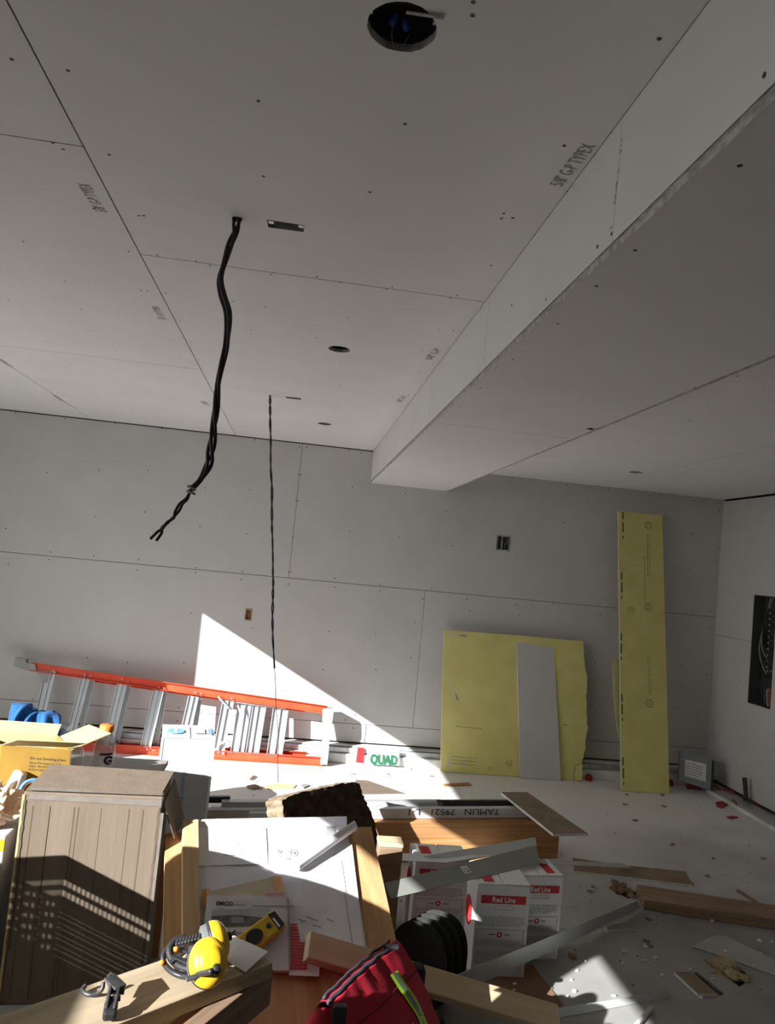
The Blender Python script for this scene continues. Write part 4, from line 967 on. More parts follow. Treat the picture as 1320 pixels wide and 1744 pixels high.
# rolled corner of a sheet, catching the sun
ra, rb = T_(604, 1428, .012), T_(508, 1492, .012)
axr = rb - ra; sd_ = pnm.cross(axr).normalized()
if sd_.dot(T_(560, 1400) - T_(560, 1470)) < 0: sd_ = -sd_
def curlf(u, v):
    a = 3.6 * v - .3; R_ = .028 * (1.25 - .35 * u)
    return ra + axr * u - sd_ * (R_ * (math.sin(a)) - .03) + pnm * (R_ * (1 - math.cos(a))) + sd_ * .03 * (1 - v) * (1 - u)
setp(grid('curled_sheet', curlf, 12, 16, paper), 'loosely rolled white sheet lying across the upper right of the plan table', 'paper')
sf, _, _c = sheet('manila_folder', 'tan manila folder sticking out above the catalogue on the plan table', [(352, 1524), (470, 1496), (490, 1560), (346, 1560)], .017, folder, 'folder', wav=.002)
for (pix, lab) in (([(462, 1500), (476, 1497), (482, 1524), (470, 1528)], 'orange'), ([(343, 1521), (356, 1518), (352, 1548), (345, 1554)], 'orange')):
    board('divider_tab', [T_(x, y, .0225) for x, y in pix], .002, orangetab, sf)
setp(board('pink_slip', [T_(x, y, .021) for x, y in ((449, 1529), (482, 1524), (483, 1540), (455, 1541))], .0015, pinkp), 'pink paper slip at the top of the catalogue on the plan table', 'paper')
cat_ = thing('catalogue', 'printed catalogue with EMCO heading and a wide photograph on the plan table', 'catalogue', T_(420, 1600))
cc = [T_(x, y, .038) for x, y in ((352, 1534), (484, 1537), (488, 1662), (336, 1662))]
for k in range(5):
    d = -pnm * (.0016 + .0033 * k) + uu * random.uniform(-.004, .006)
    board('page_block', [p + d for p in cc], .0030, paper if k % 2 else whitecart, cat_)
cov = board('cover', cc, .0014, mat('catalogue_cover_grey', (.60, .60, .60), (.66, .66, .66), .6), cat_)
Mc = frame(T_(352, 1546, .0396), T_(484, 1549, .039) - T_(352, 1546, .039), vup); Wc = (cc[1] - cc[0]).length
text('printed_text', 'EMCO', .022, ink, Mc @ Matrix.Translation((.028, -.012, 0)), cov, bold=.0006); rects('printed_text', textlines(.095, .14, -.008, 1, .01, .004) + textlines(.03, .06, -.024, 1, .01, .004) + textlines(.16, .30, -.010, 1, .01, .004), inkg, Mc, cov, .0003)
def T4(nm, pix, off, mt, par=cov): return board(nm, [T_(x, y, off) for x, y in pix], .0004, mt, par)
T4('printed_photo', [(358, 1560), (456, 1556), (457, 1576), (357, 1580)], .0392, photo1); T4('printed_photo', [(357, 1570), (400, 1568), (457, 1574), (457, 1586), (357, 1589)], .0396, photo2); T4('printed_photo', [(391, 1572), (412, 1572), (412, 1581), (391, 1582)], .0400, inkg)
T4('printed_shape', [(383, 1605), (397, 1593), (400, 1606)], .0394, ratchm); T4('printed_text', [(400, 1597), (424, 1598), (424, 1601), (400, 1600)], .0394, inkg)
seg_print('spine_line', (487, 1540), (490, 1655), .006, .0396, cov, inkg)
# plastic sleeve over the folder
def slv(u, v):
    a, b, c, d = T_(345, 1484, .03), T_(505, 1488, .03), T_(512, 1556, .045), T_(350, 1545, .045)
    p = a * (1 - u) * (1 - v) + b * u * (1 - v) + c * u * v + d * (1 - u) * v
    return p + pnm * (.016 * mnoise.noise(V((u * 4, v * 3, 3))) + .006 * mnoise.noise(V((u * 14, v * 4, 9))) + .008)
setp(grid('plastic_sleeve', slv, 34, 20, sleevem), 'crinkled clear plastic sleeve over the folder on the plan table', 'plastic sleeve')
# yellow detector tool
tm = T_(440, 1603, .042); dxy = (T_(462, 1583, .042) - T_(418, 1617, .042)).normalized()
Mtool = frame(tm + pnm * .012, dxy, pnm.cross(dxy))
tl_ = thing('stud_detector', 'yellow and black handheld stud detector lying on the catalogue', 'tool', M=Mtool)
bm = bmesh.new(); bm_box(bm, (0, 0, 0), (.165, .078, .03), None, .009); link('tool_body', bm_done(bm, 'tool_body'), toolyel, tl_, Mtool)
slab('end_window', [(.052, -.034), (.080, -.030), (.080, .030), (.052, .034)], None, .012, blackp, Mtool @ Matrix.Translation((0, 0, .0175)), tl_)
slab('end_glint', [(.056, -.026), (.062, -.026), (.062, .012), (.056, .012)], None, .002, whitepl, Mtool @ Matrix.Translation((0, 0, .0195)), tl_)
slab('button', circle(.030, .0, .009, 14), None, .006, blackp, Mtool @ Matrix.Translation((0, 0, .019)), tl_); slab('grip_pad', oval(-.035, 0, .033, .026), None, .006, blackm, Mtool @ Matrix.Translation((0, 0, .018)), tl_)
# leaflet with red print
s5, M5, c5 = sheet('red_leaflet', 'leaflet with dense red print beside the catalogue on the plan table', [(489, 1572), (545, 1606), (540, 1670), (489, 1668)], .028, paper, wav=.001)
W5 = (c5[2] - c5[3]).length; H5 = (c5[0] - c5[3]).length
rects('printed_text', [(W5 * .02, H5 * (.1 + .055 * i), W5 * (.55 - .02 * i if i > 8 else .6), H5 * (.1 + .055 * i) + H5 * .036) for i in range(15)], redp, M5, s5)

# ================================================================== PLANK BENCH WITH EARMUFFS
BZ = .73
bd = V((.779, .627, 0)).normalized(); bnr = V((-bd.y, bd.x, 0))
bend = V((.044, 1.935, 0)) + bnr * .084
bench = thing('plank_bench', 'rough plank bench in the foreground with a dark beam under its top', 'bench', (bend.x - bd.x * .6, bend.y - bd.y * .6, 0))
beam('bench_plank', bend - bd * 1.5 + V((0, 0, BZ - .019)), bend + V((0, 0, BZ - .019)), .168, .038, plankm, bench)
q0, q1 = Pz(466, 1650, BZ - .04), Pz(345, 1746, BZ - .04)
qd = (q0 - q1).normalized(); qn = V((-qd.y, qd.x, 0))
beam('under_beam', q1 - qd * .25 + qn * .02 + V((0, 0, -.045)), q0 + qn * .02 + V((0, 0, -.045)), .04, .088, woodd, bench)
sp0, sp1 = Pz(377, 1706, .655), Pz(318, 1752, .63)
beam('brace', sp1 + (sp1 - sp0) * 1.2, sp0, .04, .05, redwood, bench)
for s in (.12, 1.2):
    for sd in (-1, 1):
        p = bend - bd * s + bnr * sd * .04; beam('leg', V((p.x, p.y, BZ - .04)), V((p.x + bnr.x * sd * .1, p.y + bnr.y * sd * .1, 0)), .07, .038, woodd, bench, bd)
# loose page on the bench
pg = [(330, 1604), (350, 1591), (362, 1598), (374, 1595), (412, 1609), (457, 1617), (438, 1636), (419, 1655), (384, 1646)]
def zpg(x, y): return BZ + .004 + (.012 if x > 430 or y < 1597 else 0)
c = [Pz(332, 1603, BZ + .006), Pz(366, 1591, BZ + .012), Pz(457, 1617, BZ + .022), Pz(418, 1656, BZ + .004)]
setp(grid('loose_page', lambda u, v: c[0] * (1 - u) * (1 - v) + c[1] * (1 - u) * v + c[2] * u * v + c[3] * u * (1 - v) + V((0, 0, .006 * math.sin(u * 4) * v)), 12, 8, paper), 'white page lying on the plank bench under the yellow earmuffs', 'paper')
# earmuffs
em = thing('earmuffs', 'yellow safety earmuffs with a black headband lying on the plank bench', 'earmuffs', Pz(340, 1665, BZ))
def cup(c, n, s=1.0, nm='ear_cup'):
    q_ = V(n).normalized().to_track_quat('Z', 'Y').to_matrix().to_4x4(); M = Matrix.Translation(c) @ q_ @ Matrix.Diagonal((s * .92, s * 1.08, s, 1))
    shell = lathe(nm, [(.046, .0), (.049, .004), (.0485, .012), (.044, .025), (.034, .034), (.030, .0345), (.028, .0375), (.016, .041), (0, .042)], muffyel, em, M, 36)
    lathe('seal_plate', [(.0, -.004), (.047, -.004), (.050, .0), (.047, .004)], blackp, em, M, 36)
    lathe('ear_cushion', [(.022, -.008), (.024, -.020), (.036, -.026), (.046, -.020), (.047, -.005)], foamg, em, M, 36)
    return M, shell
cA = Pz(353, 1640, BZ + .056); MA, shA = cup(cA, (.30, -.70, .52))
cB = Pz(362, 1606, BZ + .052); MBc, shB = cup(cB, (.86, .22, .30), .95)
hb = [Pz(x, y, z) for x, y, z in ((361, 1654, BZ + .085), (338, 1659, BZ + .055), (318, 1664, BZ + .018), (296, 1657, BZ + .014), (281, 1643, BZ + .018), (278, 1628, BZ + .03), (287, 1614, BZ + .04), (304, 1607, BZ + .045), (322, 1602, BZ + .055), (340, 1598, BZ + .07))]
pth = catmull(hb, 6); tube('headband', pth, .0065, blackp, em, 8)
pth2 = catmull([p + V((.012, .010, .010)) for p in hb[2:8]], 6); tube('headband_pad', pth2, .009, blackm, em, 8)
for (a, b, z0, z1) in (((288, 1625), (322, 1640), .03, .05), ((300, 1612), (330, 1625), .05, .05), ((310, 1655), (328, 1612), .02, .06), ((290, 1640), (335, 1605), .03, .06)):
    beam('band_strap', Pz(*a, BZ + z0), Pz(*b, BZ + z1), .012, .004, blackp, em)
for k in range(8):
    t_ = k / 7; p = Pz(300 + 38 * t_, 1610 - 9 * t_, BZ + .062 + .012 * t_); beam('band_rib', p, p + V((.002, .012, .010)), .006, .006, blackp, em)
Mh = MA @ Matrix.Translation((.008, -.018, .030)); lathe('pivot_knob', [(0, .0), (.011, .0), (.011, .012), (.008, .016), (0, .016)], blackp, em, Mh, 16)
beam('pivot_arm', Mh @ V((0, 0, .013)), MA @ V((-.060, -.024, .016)), .011, .006, blackp, em, MA.to_3x3() @ V((0, 0, 1)))
lathe('pivot_knob', [(0, .0), (.011, .0), (.011, .012), (.008, .016), (0, .016)], blackp, em, MBc @ Matrix.Translation((0, .0, .034)), 16)
for x, y, z in ((276, 1640, .025), (300, 1617, .055)): 
    o_ = lathe('orange_tip', [(0, -.004), (.006, -.003), (.007, .004), (0, .008)], orangecap, em, Matrix.Translation(Pz(x, y, BZ + z)), 10)
text('embossed_logo', 'S', .013, ink, MA @ Matrix.Translation((.028, -.002, .0345)) @ Matrix.Rotation(.55, 4, 'Y'), shA, bold=.001)
# ratchet strap buckle
rtc = thing('ratchet_buckle', 'small dark ratchet strap buckle with a curved hook on the plank bench', 'ratchet', Pz(195, 1710, BZ))
def zb(x, y, z): return Pz(x, y, BZ + z)
tube('hook', catmull([zb(176, 1672, .03), zb(174, 1684, .018), zb(165, 1692, .010), zb(152, 1694, .008), zb(143, 1690, .008), (zb(141, 1684, .010)), zb(146, 1678, .014)], 6), .0048, ratchm, rtc, 8)
for dx in (0, 17): beam('side_plate', zb(183 + dx * .2, 1665 - dx * .2, .045), zb(195 + dx, 1690 - dx * .35, .03), .022, .004, ratchm, rtc, (1, .2, 0))
beam('upper_plate', zb(186, 1663, .050), zb(206, 1682, .045), .028, .005, ratchm, rtc)
for s in (-1, 1): beam('handle_arm', zb(196 + s * 7, 1683, .040), zb(187 + s * 7, 1722, .022), .006, .020, ratchm, rtc)
tube('spindle', [zb(184, 1686, .036), zb(212, 1686, .036)], .009, ratchm, rtc, 12); tube('cross_pin', [zb(180, 1703, .03), zb(205, 1700, .03)], .006, ratchm, rtc, 10)
bm = bmesh.new(); h0, h1 = zb(190, 1708, .022), zb(186, 1733, .016); x_ = (h1 - h0); Mh2 = frame(h0, x_, (V((0, 0, 1)).cross(x_)))
bm_box(bm, (x_.length / 2, 0, 0), (x_.length, .028, .022), None, .006); link('handle_grip', bm_done(bm, 'handle_grip'), blackm, rtc, Mh2)

# grey carton and teal slip on the floor beside the bag
gc = [Pz(478, 1676, .13), Pz(545, 1696, .13), Pz(510, 1790, .13), Pz(432, 1770, .13)]
setp(board('grey_carton', gc, .125, greycard, None, None, (0, 0, 1)), 'grey cardboard carton lying low between the plank bench and the red bag', 'carton')
setp(board('teal_slip', [Pz(x, y, .136) for x, y in ((446, 1722), (474, 1716), (482, 1744), (432, 1750))], .002, teal, None, None, (0, 0, 1)), 'teal paper slip on the grey carton', 'paper')

# ================================================================== RED BAG
ka, kb_ = Pz(684, 1609, .45), Pz(566, 1698, .45)
ba = (ka - kb_).normalized(); bn = V((ba.y, -ba.x, 0)); BL = (ka - kb_).length
Mbag = frame(V((kb_.x, kb_.y, 0)), ba, bnr if False else V((-ba.y, ba.x, 0)))   # local x along the top edge, y away from the camera, z up
bag = thing('red_bag', 'red fabric bag with a lime reflective stripe among the offcuts', 'bag', M=Mbag)
def bagf(u, v, front=True):
    # front panel: bulging sheet from the top edge down to the floor
    z = .45 * (1 - v); bulge = .05 * math.sin(math.pi * min(1, v * 1.05)) + .13 * v
    x = BL * u + .14 * v * (1 - u) + .24 * v * u; y = -bulge * (1 - .25 * (2 * u - 1) ** 2)
    z += -.03 * (1 - u) ** 3 * (1 - v)
    w_ = .012 * mnoise.noise(V((u * 4, v * 5, 1))) + .006 * mnoise.noise(V((u * 11, v * 7, 4)))
    return V((x, y - w_, z))
fr_ = grid('front_panel', lambda u, v: Mbag @ bagf(u, v), 30, 26, bagred, bag)
def top(u, v):
    p = bagf(u, 0); return Mbag @ V((p.x, p.y + .07 * v, p.z + .016 * math.sin(math.pi * v) - .05 * v * v))
grid('top_panel', top, 24, 8, bagred, bag)
def backf(u, v):
    p = bagf(u, 0); return Mbag @ V((p.x, .07 + .05 * math.sin(math.pi * v) + .04 * v, (p.z - .05) * (1 - v)))
grid('back_panel', backf, 20, 12, bagred, bag)
for uu_ in (0, 1):
    def side(s, v, uu_=uu_):
        a = Mbag.inverted() @ V(bagf(uu_, v)) if False else bagf(uu_, v); p = bagf(uu_, 0); b = V((p.x + (.02 if uu_ else -.02) * math.sin(3.14 * v), .07 + .05 * math.sin(math.pi * v) + .04 * v, (p.z - .05) * (1 - v)))
        q_ = a * (1 - s) + b * s; q_.x += (1 if uu_ else -1) * .045 * math.sin(math.pi * s) * (.4 + .6 * v); q_.z += .016 * math.sin(math.pi * s) * (1 - v)
        return Mbag @ q_
    grid('side_panel', side, 12, 20, bagred, bag)
tube('zip_piping', [Mbag @ (bagf(i / 24 * .96, 0) + V((0, .012, .006))) for i in range(25)], .007, bagdark, bag)
tube('zip_piping', [Mbag @ (bagf(i / 24 * .92, 0) + V((0, .030, .014))) for i in range(25)], .005, bagdark, bag)
tube('seam_line', [Mbag @ (bagf(i / 24, .19) + V((0, -.001, 0))) for i in range(25)], .0022, mat('dark_red_seam', (.16, .004, .012), None, .8), fr_)
def onbag(u, v, off=.004): return Mbag @ (bagf(u, v) + V((0, -off, off * .3)))
def stripe(nm, du, wd, mt, off, par=None):
    vs_ = []; n_ = 22
    for i in range(n_ + 1):
        t_ = i / n_; u = .72 + .02 * t_ + .14 * t_ * t_; v = .10 + .9 * t_
        a = onbag(u + (du - wd) / BL, v, off); b = onbag(u + (du + wd) / BL, v, off); vs_ += [a, b]
    return link(nm, mesh(nm, vs_, [(2 * i, 2 * i + 1, 2 * i + 3, 2 * i + 2) for i in range(n_)]), mt, par or bag, None, True)
stp = stripe('reflective_stripe', 0, .020, hivis, .004); stripe('stripe_core', 0, .0075, hivisg, .0055, stp)
vs_ = [onbag(u, v, .004) for u, v in ((.50, .44), (.62, .40), (.68, .85), (.54, .88))]
board('name_tag', vs_, .002, tagyel, bag)
zt_ = onbag(.86, .02); 
box('zip_pull', tuple(Mbag @ (bagf(.86, 0) + V((0, .01, .012)))), (.05, .02, .012), blackp, bag, bev=.003)
for (u, v) in ((1.02, .28), (1.06, .72)):
    p = Mbag @ (bagf(min(u, 1), v) + V((.02, .03, 0))); bm = bmesh.new(); bm_box(bm, p, (.05, .06, .07), None, .014); link('side_buckle', bm_done(bm, 'side_buckle'), blackf, bag)
box('zip_end', tuple(Mbag @ (bagf(.03, .05) + V((.0, -.006, 0)))), (.045, .03, .05), blackp, bag, bev=.006)

# ================================================================== CARTONS OF TILES
def redline(label, x0, x1, yf, dep, h, rz, lines=True):
    cxm = (x0 + x1) / 2; wdt = x1 - x0
    M = Matrix.Translation((cxm, yf, 0)) @ Matrix.Rotation(rz, 4, 'Z')
    t = thing('red_white_carton', label, 'carton', M=M, group='red and white cartons')
    bm = bmesh.new(); bm_box(bm, (0, dep / 2, h / 2), (wdt, dep, h), None, .003); cbd = link('carton_body', bm_done(bm, 'carton_body'), cartw, t, M)
    g_ = .0015
    for k, (a, b) in enumerate(((-wdt / 2, -.004), (.004, wdt / 2))):
        fl = board('top_flap', [M @ V(p) for p in ((a, .001, h + .0045 + .002 * k), (b, .001, h + .0045), (b, dep - .002, h + .0045), (a, dep - .002, h + .0045))], .003, cartw, t, None, (0, 0, 1))
    Mt = M @ Matrix.Translation((0, 0, h + .0068))
    rects('printed_band', [(-wdt * .36, dep * .12, -wdt * .17, dep * .80)], redp, Mt, fl, .0006) if rz < .03 else rects('printed_band', [(wdt * .17, dep * .12, wdt * .36, dep * .80)], redp, Mt, fl, .0006)
    Mf_ = M @ Matrix(((1, 0, 0, -wdt / 2), (0, 0, -1, 0), (0, 1, 0, 0), (0, 0, 0, 1)))
    rects('printed_band', [(wdt * .09, h * .80, wdt * .93, h * .89)], redp, Mf_, cbd)
    o_ = text('printed_text', 'Red Line', h * .085, paper, Mf_ @ Matrix.Translation((wdt * .29, h * .818, .0024)), cbd, bold=.0008); wq = max(v.co.x for v in o_.data.vertices); o_.data.transform(Matrix.Diagonal((wdt * .44 / wq, 1, 1, 1)))
    rects('handle_slot', [(wdt * .34, h * .735, wdt * .70, h * .74), (wdt * .34, h * .77, wdt * .70, h * .774), (wdt * .33, h * .735, wdt * .337, h * .774), (wdt * .70, h * .735, wdt * .707, h * .774)], inkg, Mf_, cbd)
    rects('printed_text', textlines(wdt * .06, wdt * .93, h * .655, 6, h * .019, h * .006), inkg, Mf_, cbd)
    rects('printed_frame', [(wdt * .05, h * .515, wdt * .93, h * .52), (wdt * .05, h * .04, wdt * .055, h * .52), (wdt * .92, h * .04, wdt * .93, h * .52)], inkg, Mf_, cbd)
    ring_print('printed_emblem', .006, .012, redp, Mf_ @ Matrix.Translation((wdt * .48, h * .465, 0)), cbd); rects('printed_text', [(wdt * .29, h * .46, wdt * .40, h * .468), (wdt * .57, h * .46, wdt * .67, h * .468)], ink, Mf_, cbd)
    rects('printed_text', textlines(wdt * .07, wdt * .90, h * .40, 4, h * .02, h * .006) + textlines(wdt * .07, wdt * .90, h * .28, 8, h * .018, h * .005), inkg, Mf_, cbd)
    Ms = M @ Matrix(((0, 0, -1, -wdt / 2), (-1, 0, 0, dep), (0, 1, 0, 0), (0, 0, 0, 1)))
    slab('printed_swoosh', oval(dep * .35, h * .60, dep * .33, h * .16), None, .0005, redp, Ms @ Matrix.Translation((0, 0, .001)), cbd)
    return t
redline('middle red and white carton, the nearest of the three beside the red bag', .925, 1.165, 3.265, .17, .388, .0)
redline('right-hand red and white carton, farthest from the red bag', 1.155, 1.375, 3.42, .19, .372, .06)
redline('left red and white carton half hidden behind the black pads', .700, .960, 3.56, .19, .366, .0)

# black rounded pads leaning in a row
for i, lab in enumerate(('front black felt pad of the leaning row beside the red bag', 'second black felt pad from the red bag in the leaning row', 'third black felt pad from the red bag in the leaning row', 'rear black felt pad of the leaning row nearest the cartons')):
    n_ = V((-.50, -.84, .16)).normalized(); c_ = V((.625 + .036 * i, 3.0 + .035 * i, .165)); x_ = V((n_.y, -n_.x, 0)).normalized() * -1; y_ = n_.cross(x_)
    if y_.z < 0: x_ = -x_; y_ = n_.cross(x_)
    M = Matrix((x_, y_, n_)).transposed().to_4x4(); M.translation = c_
    poly = [(.125 * math.copysign(abs(math.cos(a)) ** .8, math.cos(a)), .178 * .93 * math.copysign(abs(math.sin(a)) ** .85, math.sin(a))) for a in [2 * math.pi * k / 40 for k in range(40)]]
    bm = prism2(poly, None, .018); bmesh.ops.bevel(bm, geom=[e for e in bm.edges if len(e.link_faces) == 2 and abs(e.link_faces[0].normal.dot(e.link_faces[1].normal)) < .3], offset=.004, segments=2, affect='EDGES')
    me = bpy.data.meshes.new('felt_pad'); bm.to_mesh(me); bm.free()
    setp(link('felt_pad', me, blackf, None, M), lab, 'pad', 'black pads')

# ================================================================== OFFCUTS IN THE RIGHT FOREGROUND
a_, b_ = T_(514, 1630, .075), Pz(948, 1736, .045)
setp(beam('lumber_offcut', a_, b_, .092, .045, woodp, None, V((-.1, -.62, .78)), .004), 'pale two by four with a sunlit end lying behind the red bag', 'lumber')
def strip(name, label, pix, zs, t_, mt, tw=None, cat='metal strip', edge=None):
    return setp(board(name, [Pz(x, y, z) for (x, y), z in zip(pix, zs)], t_, mt, None, edge, tw), label, cat)
st = strip('metal_strip', 'wide grey-green metal strip with a white sticker lying across the cartons', [(655, 1504), (911, 1441), (921, 1470), (665, 1532)], (.43, .43, .395, .395), .003, greenmet)
sq = [Pz(655, 1504, .43), Pz(911, 1441, .43), Pz(921, 1470, .395), Pz(665, 1532, .395)]; x_ = (sq[1] - sq[0]).normalized(); n_ = x_.cross(sq[3] - sq[0]).normalized(); n_ = n_ if n_.dot(CAM - sq[0]) > 0 else -n_
p = Pp(784, 1481, sq[0], n_); Ms_ = frame(p + n_ * .004, x_, n_.cross(x_))
rects('sticker', [(0, -.03, .042, .008)], paper, Ms_, st, .003); rects('sticker_print', [(.004, -.010, .034, -.006), (.022, -.026, .036, -.014), (.004, -.024, .014, -.016)], inkg, Ms_, st, .004)
strip('metal_strip', 'white metal strip lying level behind the grey-green strip', [(686, 1453), (838, 1457), (760, 1469), (685, 1466)], (.40, .40, .385, .385), .003, whitemet)
strip('metal_strip', 'light grey metal strip slanting up behind the grey-green strip', [(722, 1458), (912, 1425), (914, 1442), (800, 1464)], (.40, .45, .42, .39), .003, greymet)
strip('metal_strip', 'thin grey metal strip running from the right carton to the floor', [(915, 1463), (1062, 1472), (1075, 1478), (925, 1473)], (.40, .035, .03, .385), .003, greymet)
an = thing('metal_angle', 'long light grey metal angle lying in front of the cartons', 'metal angle', Pz(930, 1620, 0))
board('web', [Pz(770, 1664, .17), Pz(1079, 1531, .075), Pz(1092, 1546, .02), Pz(800, 1676, .08)], .0025, greymet, an)
board('flange', [Pz(800, 1676, .08), Pz(1092, 1546, .02), Pz(1095, 1549, .003), Pz(802, 1683, .063)], .0025, whitemet, an)
strip('metal_strip', 'grey metal strip on the floor at the foot of the picture', [(945, 1718), (1136, 1688), (1146, 1697), (950, 1735)], (.03, .03, .005, .005), .0025, greymet)
a_, b_ = Pz(1109, 1718, .012), Pz(1070, 1762, .012)
setp(tube('metal_rod', [a_, b_], .010, whitemet, None, 10), 'short white metal rod at the very bottom of the picture', 'rod')
o_ = beam('floor_plank', Pz(1088, 1531, .028) + V((.02, .03, 0)), Pz(1400, 1578, .028) + V((0, .03, 0)), .20, .055, woodd, None, (0, 0, 1), .004); setp(o_, 'dark brown wood plank lying on the floor at the right', 'plank')
flat('board_strip', 'thin tan board strip lying on the floor right of the cartons', 'board strip', [(975, 1461), (1060, 1473), (1168, 1484), (1180, 1507), (978, 1483)], .012, .011, brownp, kerbm)
flat('drywall_scrap', 'small drywall scrap with a white edge on the floor near the buff crumbs', 'drywall scrap', [(1148, 1655), (1176, 1655), (1222, 1692), (1188, 1692)], .014, .013, brownp, kerbm)
flat('metal_sliver', 'thin dark metal sliver beside the small drywall scrap', 'metal scrap', [(1183, 1656), (1187, 1655), (1231, 1691), (1227, 1693)], .008, .006, ratchm)
flat('board_scrap', 'small grey board scrap on the floor under the metal angle', 'board scrap', [(1030, 1574), (1072, 1572), (1083, 1580), (1034, 1584)], .012, .011, greycard, kerbm)
fl = flat('plastic_film', 'thin translucent plastic film lying on the floor at the right edge', 'plastic film', [(1180, 1612), (1216, 1593), (1236, 1594), (1330, 1640), (1330, 1665), (1250, 1636)], .006, .001, glasshaze)
def clump(name, label, c, r, mt, seed, flatten=.35):
    bm = bmesh.new(); bmesh.ops.create_icosphere(bm, subdivisions=3, radius=1.0)
    for v in bm.verts:
        d = v.co.normalized(); k = .7 + .8 * mnoise.noise(d * 2 + V((seed, 0, 0))) + .4 * mnoise.noise(d * 5 + V((0, seed, 0)))
        v.co = V((d.x * r[0] * k, d.y * r[1] * k, max(0, d.z * k) * r[2]))
    bmesh.ops.translate(bm, verts=bm.verts[:], vec=V(c)); return setp(link(name, bm_done(bm, name), mt), label, 'debris')
clump('insulation_tuft', 'ragged buff insulation crumbs on the floor near the plastic film', Pz(1238, 1655, 0), (.09, .12, .035), buff, 3)
clump('insulation_tuft', 'brown shredded tuft on the floor behind the dark plank', Pz(1062, 1518, 0), (.07, .10, .04), mat('brown_shreds', (.16, .10, .06), (.30, .20, .12), 1.0, scale=40, bump=1.0), 8)
flat('wood_chip', 'short dark stick on the floor right of the brown tuft', 'wood chip', [(1254, 1516), (1258, 1514), (1289, 1534), (1285, 1536)], .008, .007, woodd)
# brown sheet on the floor under the cartons
flat('hardboard_sheet', 'flat brown hardboard sheet on the floor under the middle carton', 'hardboard', [(820, 1668), (905, 1640), (960, 1712), (860, 1712)], .004, .003, mat('brown_hardboard', (.22, .12, .07), (.28, .16, .095), .8))
# loose crumbs of debris
bits = [(1128, 1354, 'c'), (1068, 1353, 'd'), (1145, 1438, 'd'), (1107, 1610, 'd'), (1101, 1602, 'd'), (1065, 1370, 'w'), (1082, 1397, 'w'), (1205, 1492, 'd'), (1178, 1504, 'd'), (1130, 1373, 'd'), (1105, 1565, 'd'), (975, 1628, 'w'), (893, 1322, 'd'), (1290, 1374, 'd'), (700, 1310, 'd'), (735, 1322, 'd'), (660, 1318, 'w'), (600, 1318, 'd'), (1215, 1462, 'd'), (1300, 1462, 'd'), (1010, 1510, 'd'), (1005, 1518, 'd')]
bm = bmesh.new()
for (x, y, k) in bits:
    p = Pz(x, y, .004); bm_box(bm, p, (random.uniform(.015, .04), random.uniform(.012, .03), .008), Matrix.Rotation(random.random() * 3, 3, 'Z'))
for k in range(60):
    x, y = random.uniform(560, 1320), random.uniform(1310, 1700); p = Pz(x, y, .002)
    if p.x < 3.7 and p.y < 6.4: bm_box(bm, p, (random.uniform(.004, .012), random.uniform(.004, .012), .004), Matrix.Rotation(random.random() * 3, 3, 'Z'))
o_ = setp(link('debris', bm_done(bm, 'debris'), woodd), 'scattered dark crumbs and chips on the concrete floor', 'debris', None, 'stuff')
bm = bmesh.new()
for k in range(160):
    x, y = random.uniform(360, 1320), random.uniform(1310, 1700); p = Pz(x, y, .003)
    if p.x < 3.7 and p.y < 6.4: bm_box(bm, p, (random.uniform(.006, .022), random.uniform(.006, .018), .006), Matrix.Rotation(random.random() * 3, 3, 'Z'))
o_ = setp(link('debris', bm_done(bm, 'debris'), kerbm), 'scattered pale gypsum crumbs on the concrete floor', 'debris', None, 'stuff')

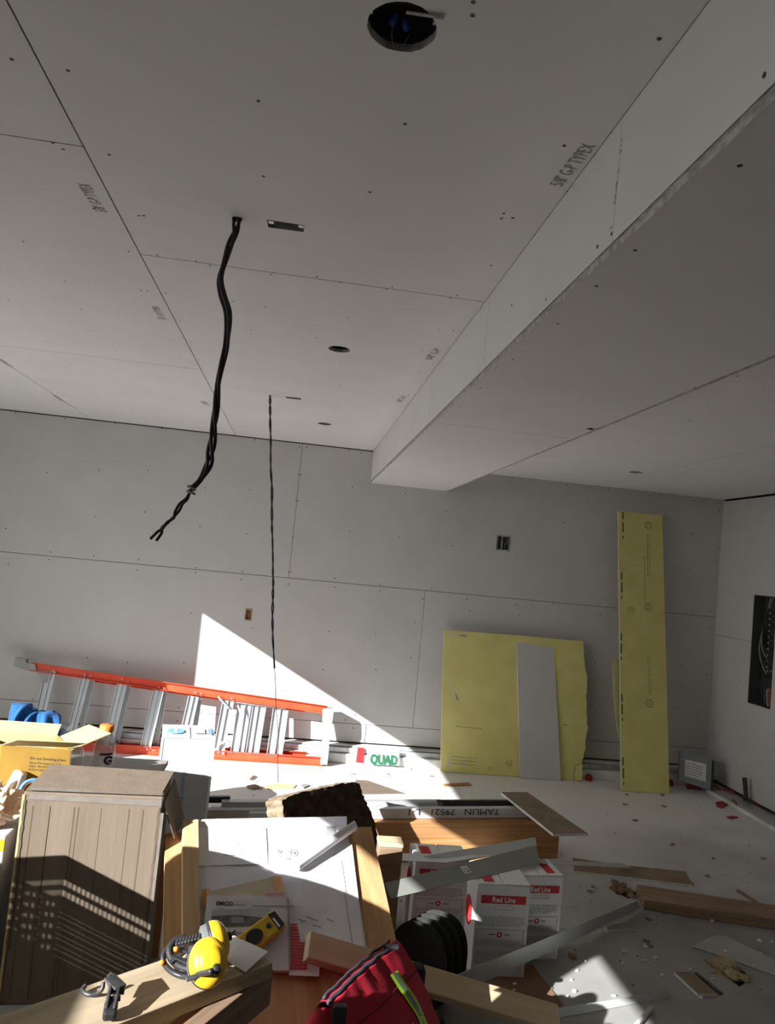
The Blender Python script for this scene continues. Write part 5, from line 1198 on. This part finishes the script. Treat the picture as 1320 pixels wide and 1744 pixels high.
# ================================================================== BASKET OUT OF FRAME (its slotted shadow falls on the cardboard box)
hitp = Py(112, 1457, 2.985)
tt = .95; K = V((hitp.x - tt, hitp.y - .80 * tt, hitp.z + .536 * tt))
e1 = V((.15, -.989, 0)); e2 = V((-.989, -.15, 0))
bk = thing('slotted_basket', 'slotted plastic basket on an upturned bin beside the doorway', 'basket', (K.x - .2, K.y - .2, 0))
la, lb, rh_, rows, pit = .46, .34, .085, 16, .039
zb0 = K.z - rh_ - rows * pit
def bwall(p, d, L, rh_=rh_):
    n_ = V((-d.y, d.x, 0)); bm = bmesh.new(); R = Matrix((d, n_, V((0, 0, 1)))).transposed()
    bm_box(bm, p + d * L / 2 + V((0, 0, K.z - rh_ / 2 - p.z)), (L, .006, rh_), R)
    for r in range(int((K.z - rh_ - zb0) / pit + .01)):
        bm_box(bm, p + d * L / 2 + V((0, 0, K.z - rh_ - r * pit - .030 - p.z)), (L, .004, .0165), R)
    k = int(L / .0115)
    for i in range(k + 1):
        bm_box(bm, p + d * (L * i / k) + V((0, 0, (K.z - rh_ + zb0) / 2 - p.z)), (.0042, .003, K.z - rh_ - zb0), R)
    return link('slotted_wall', bm_done(bm, 'slotted_wall'), blackp, bk)
bwall(K, e1, la); bwall(K, e2, lb); bwall(K + e2 * lb, e1, la, .018); bwall(K + e1 * la, e2, lb, .018)
cen = K + e1 * la / 2 + e2 * lb / 2
board('basket_floor', [V((p.x, p.y, zb0)) for p in (K, K + e1 * la, K + e1 * la + e2 * lb, K + e2 * lb)], .006, blackp, bk, None, (0, 0, 1))
t = thing('storage_bin', 'upturned grey storage bin under the slotted basket', 'bin', (cen.x, cen.y, 0))
Mq = Matrix.Translation((cen.x, cen.y, 0)); hb_ = zb0 - .008
bm = bmesh.new(); bm_box(bm, (0, 0, hb_ / 2), (.36, .44, hb_), None, .02); link('bin_body', bm_done(bm, 'bin_body'), greyplast, t, Mq)
box('bin_rim', (0, 0, .02), (.40, .48, .03), greyplast, t, Mq, .008)

# unseen drums added at the left to shade the foot of the plan table
def drum(name, label, cat, x, y, r0, r1, h, mt):
    t = thing(name, label, cat, (x, y, 0)); M = Matrix.Translation((x, y, 0))
    lathe('body', [(0, .0), (r0, .0), (r1, h - .05), (r1 + .012, h - .05), (r1 + .012, h - .02), (r1, h - .02), (0, h - .02)], mt, t, M, 28)
    lathe('lid', [(r1 + .016, h - .03), (r1 + .016, h - .012), (r1 - .02, h), (0, h)], blackp, t, M, 28)
    return t
drum('shade_drum', 'unseen tall grey drum added to shade the foot of the plan table', 'drum', -1.62, 1.42, .26, .29, 1.38, greyplast)
drum('low_shade_drum', 'unseen lower brown drum added to shade the left side of the plan table', 'drum', -1.50, 1.86, .15, .16, 1.25, card)
setp(board('plywood_offcut', [V((-.54, 3.315, .50)), V((-.405, 3.33, .50)), V((-.405, 3.33, .002)), V((-.54, 3.315, .002))], .018, ply, None, wood), 'brown plywood offcut standing behind the right edge of the cardboard box', 'plywood')
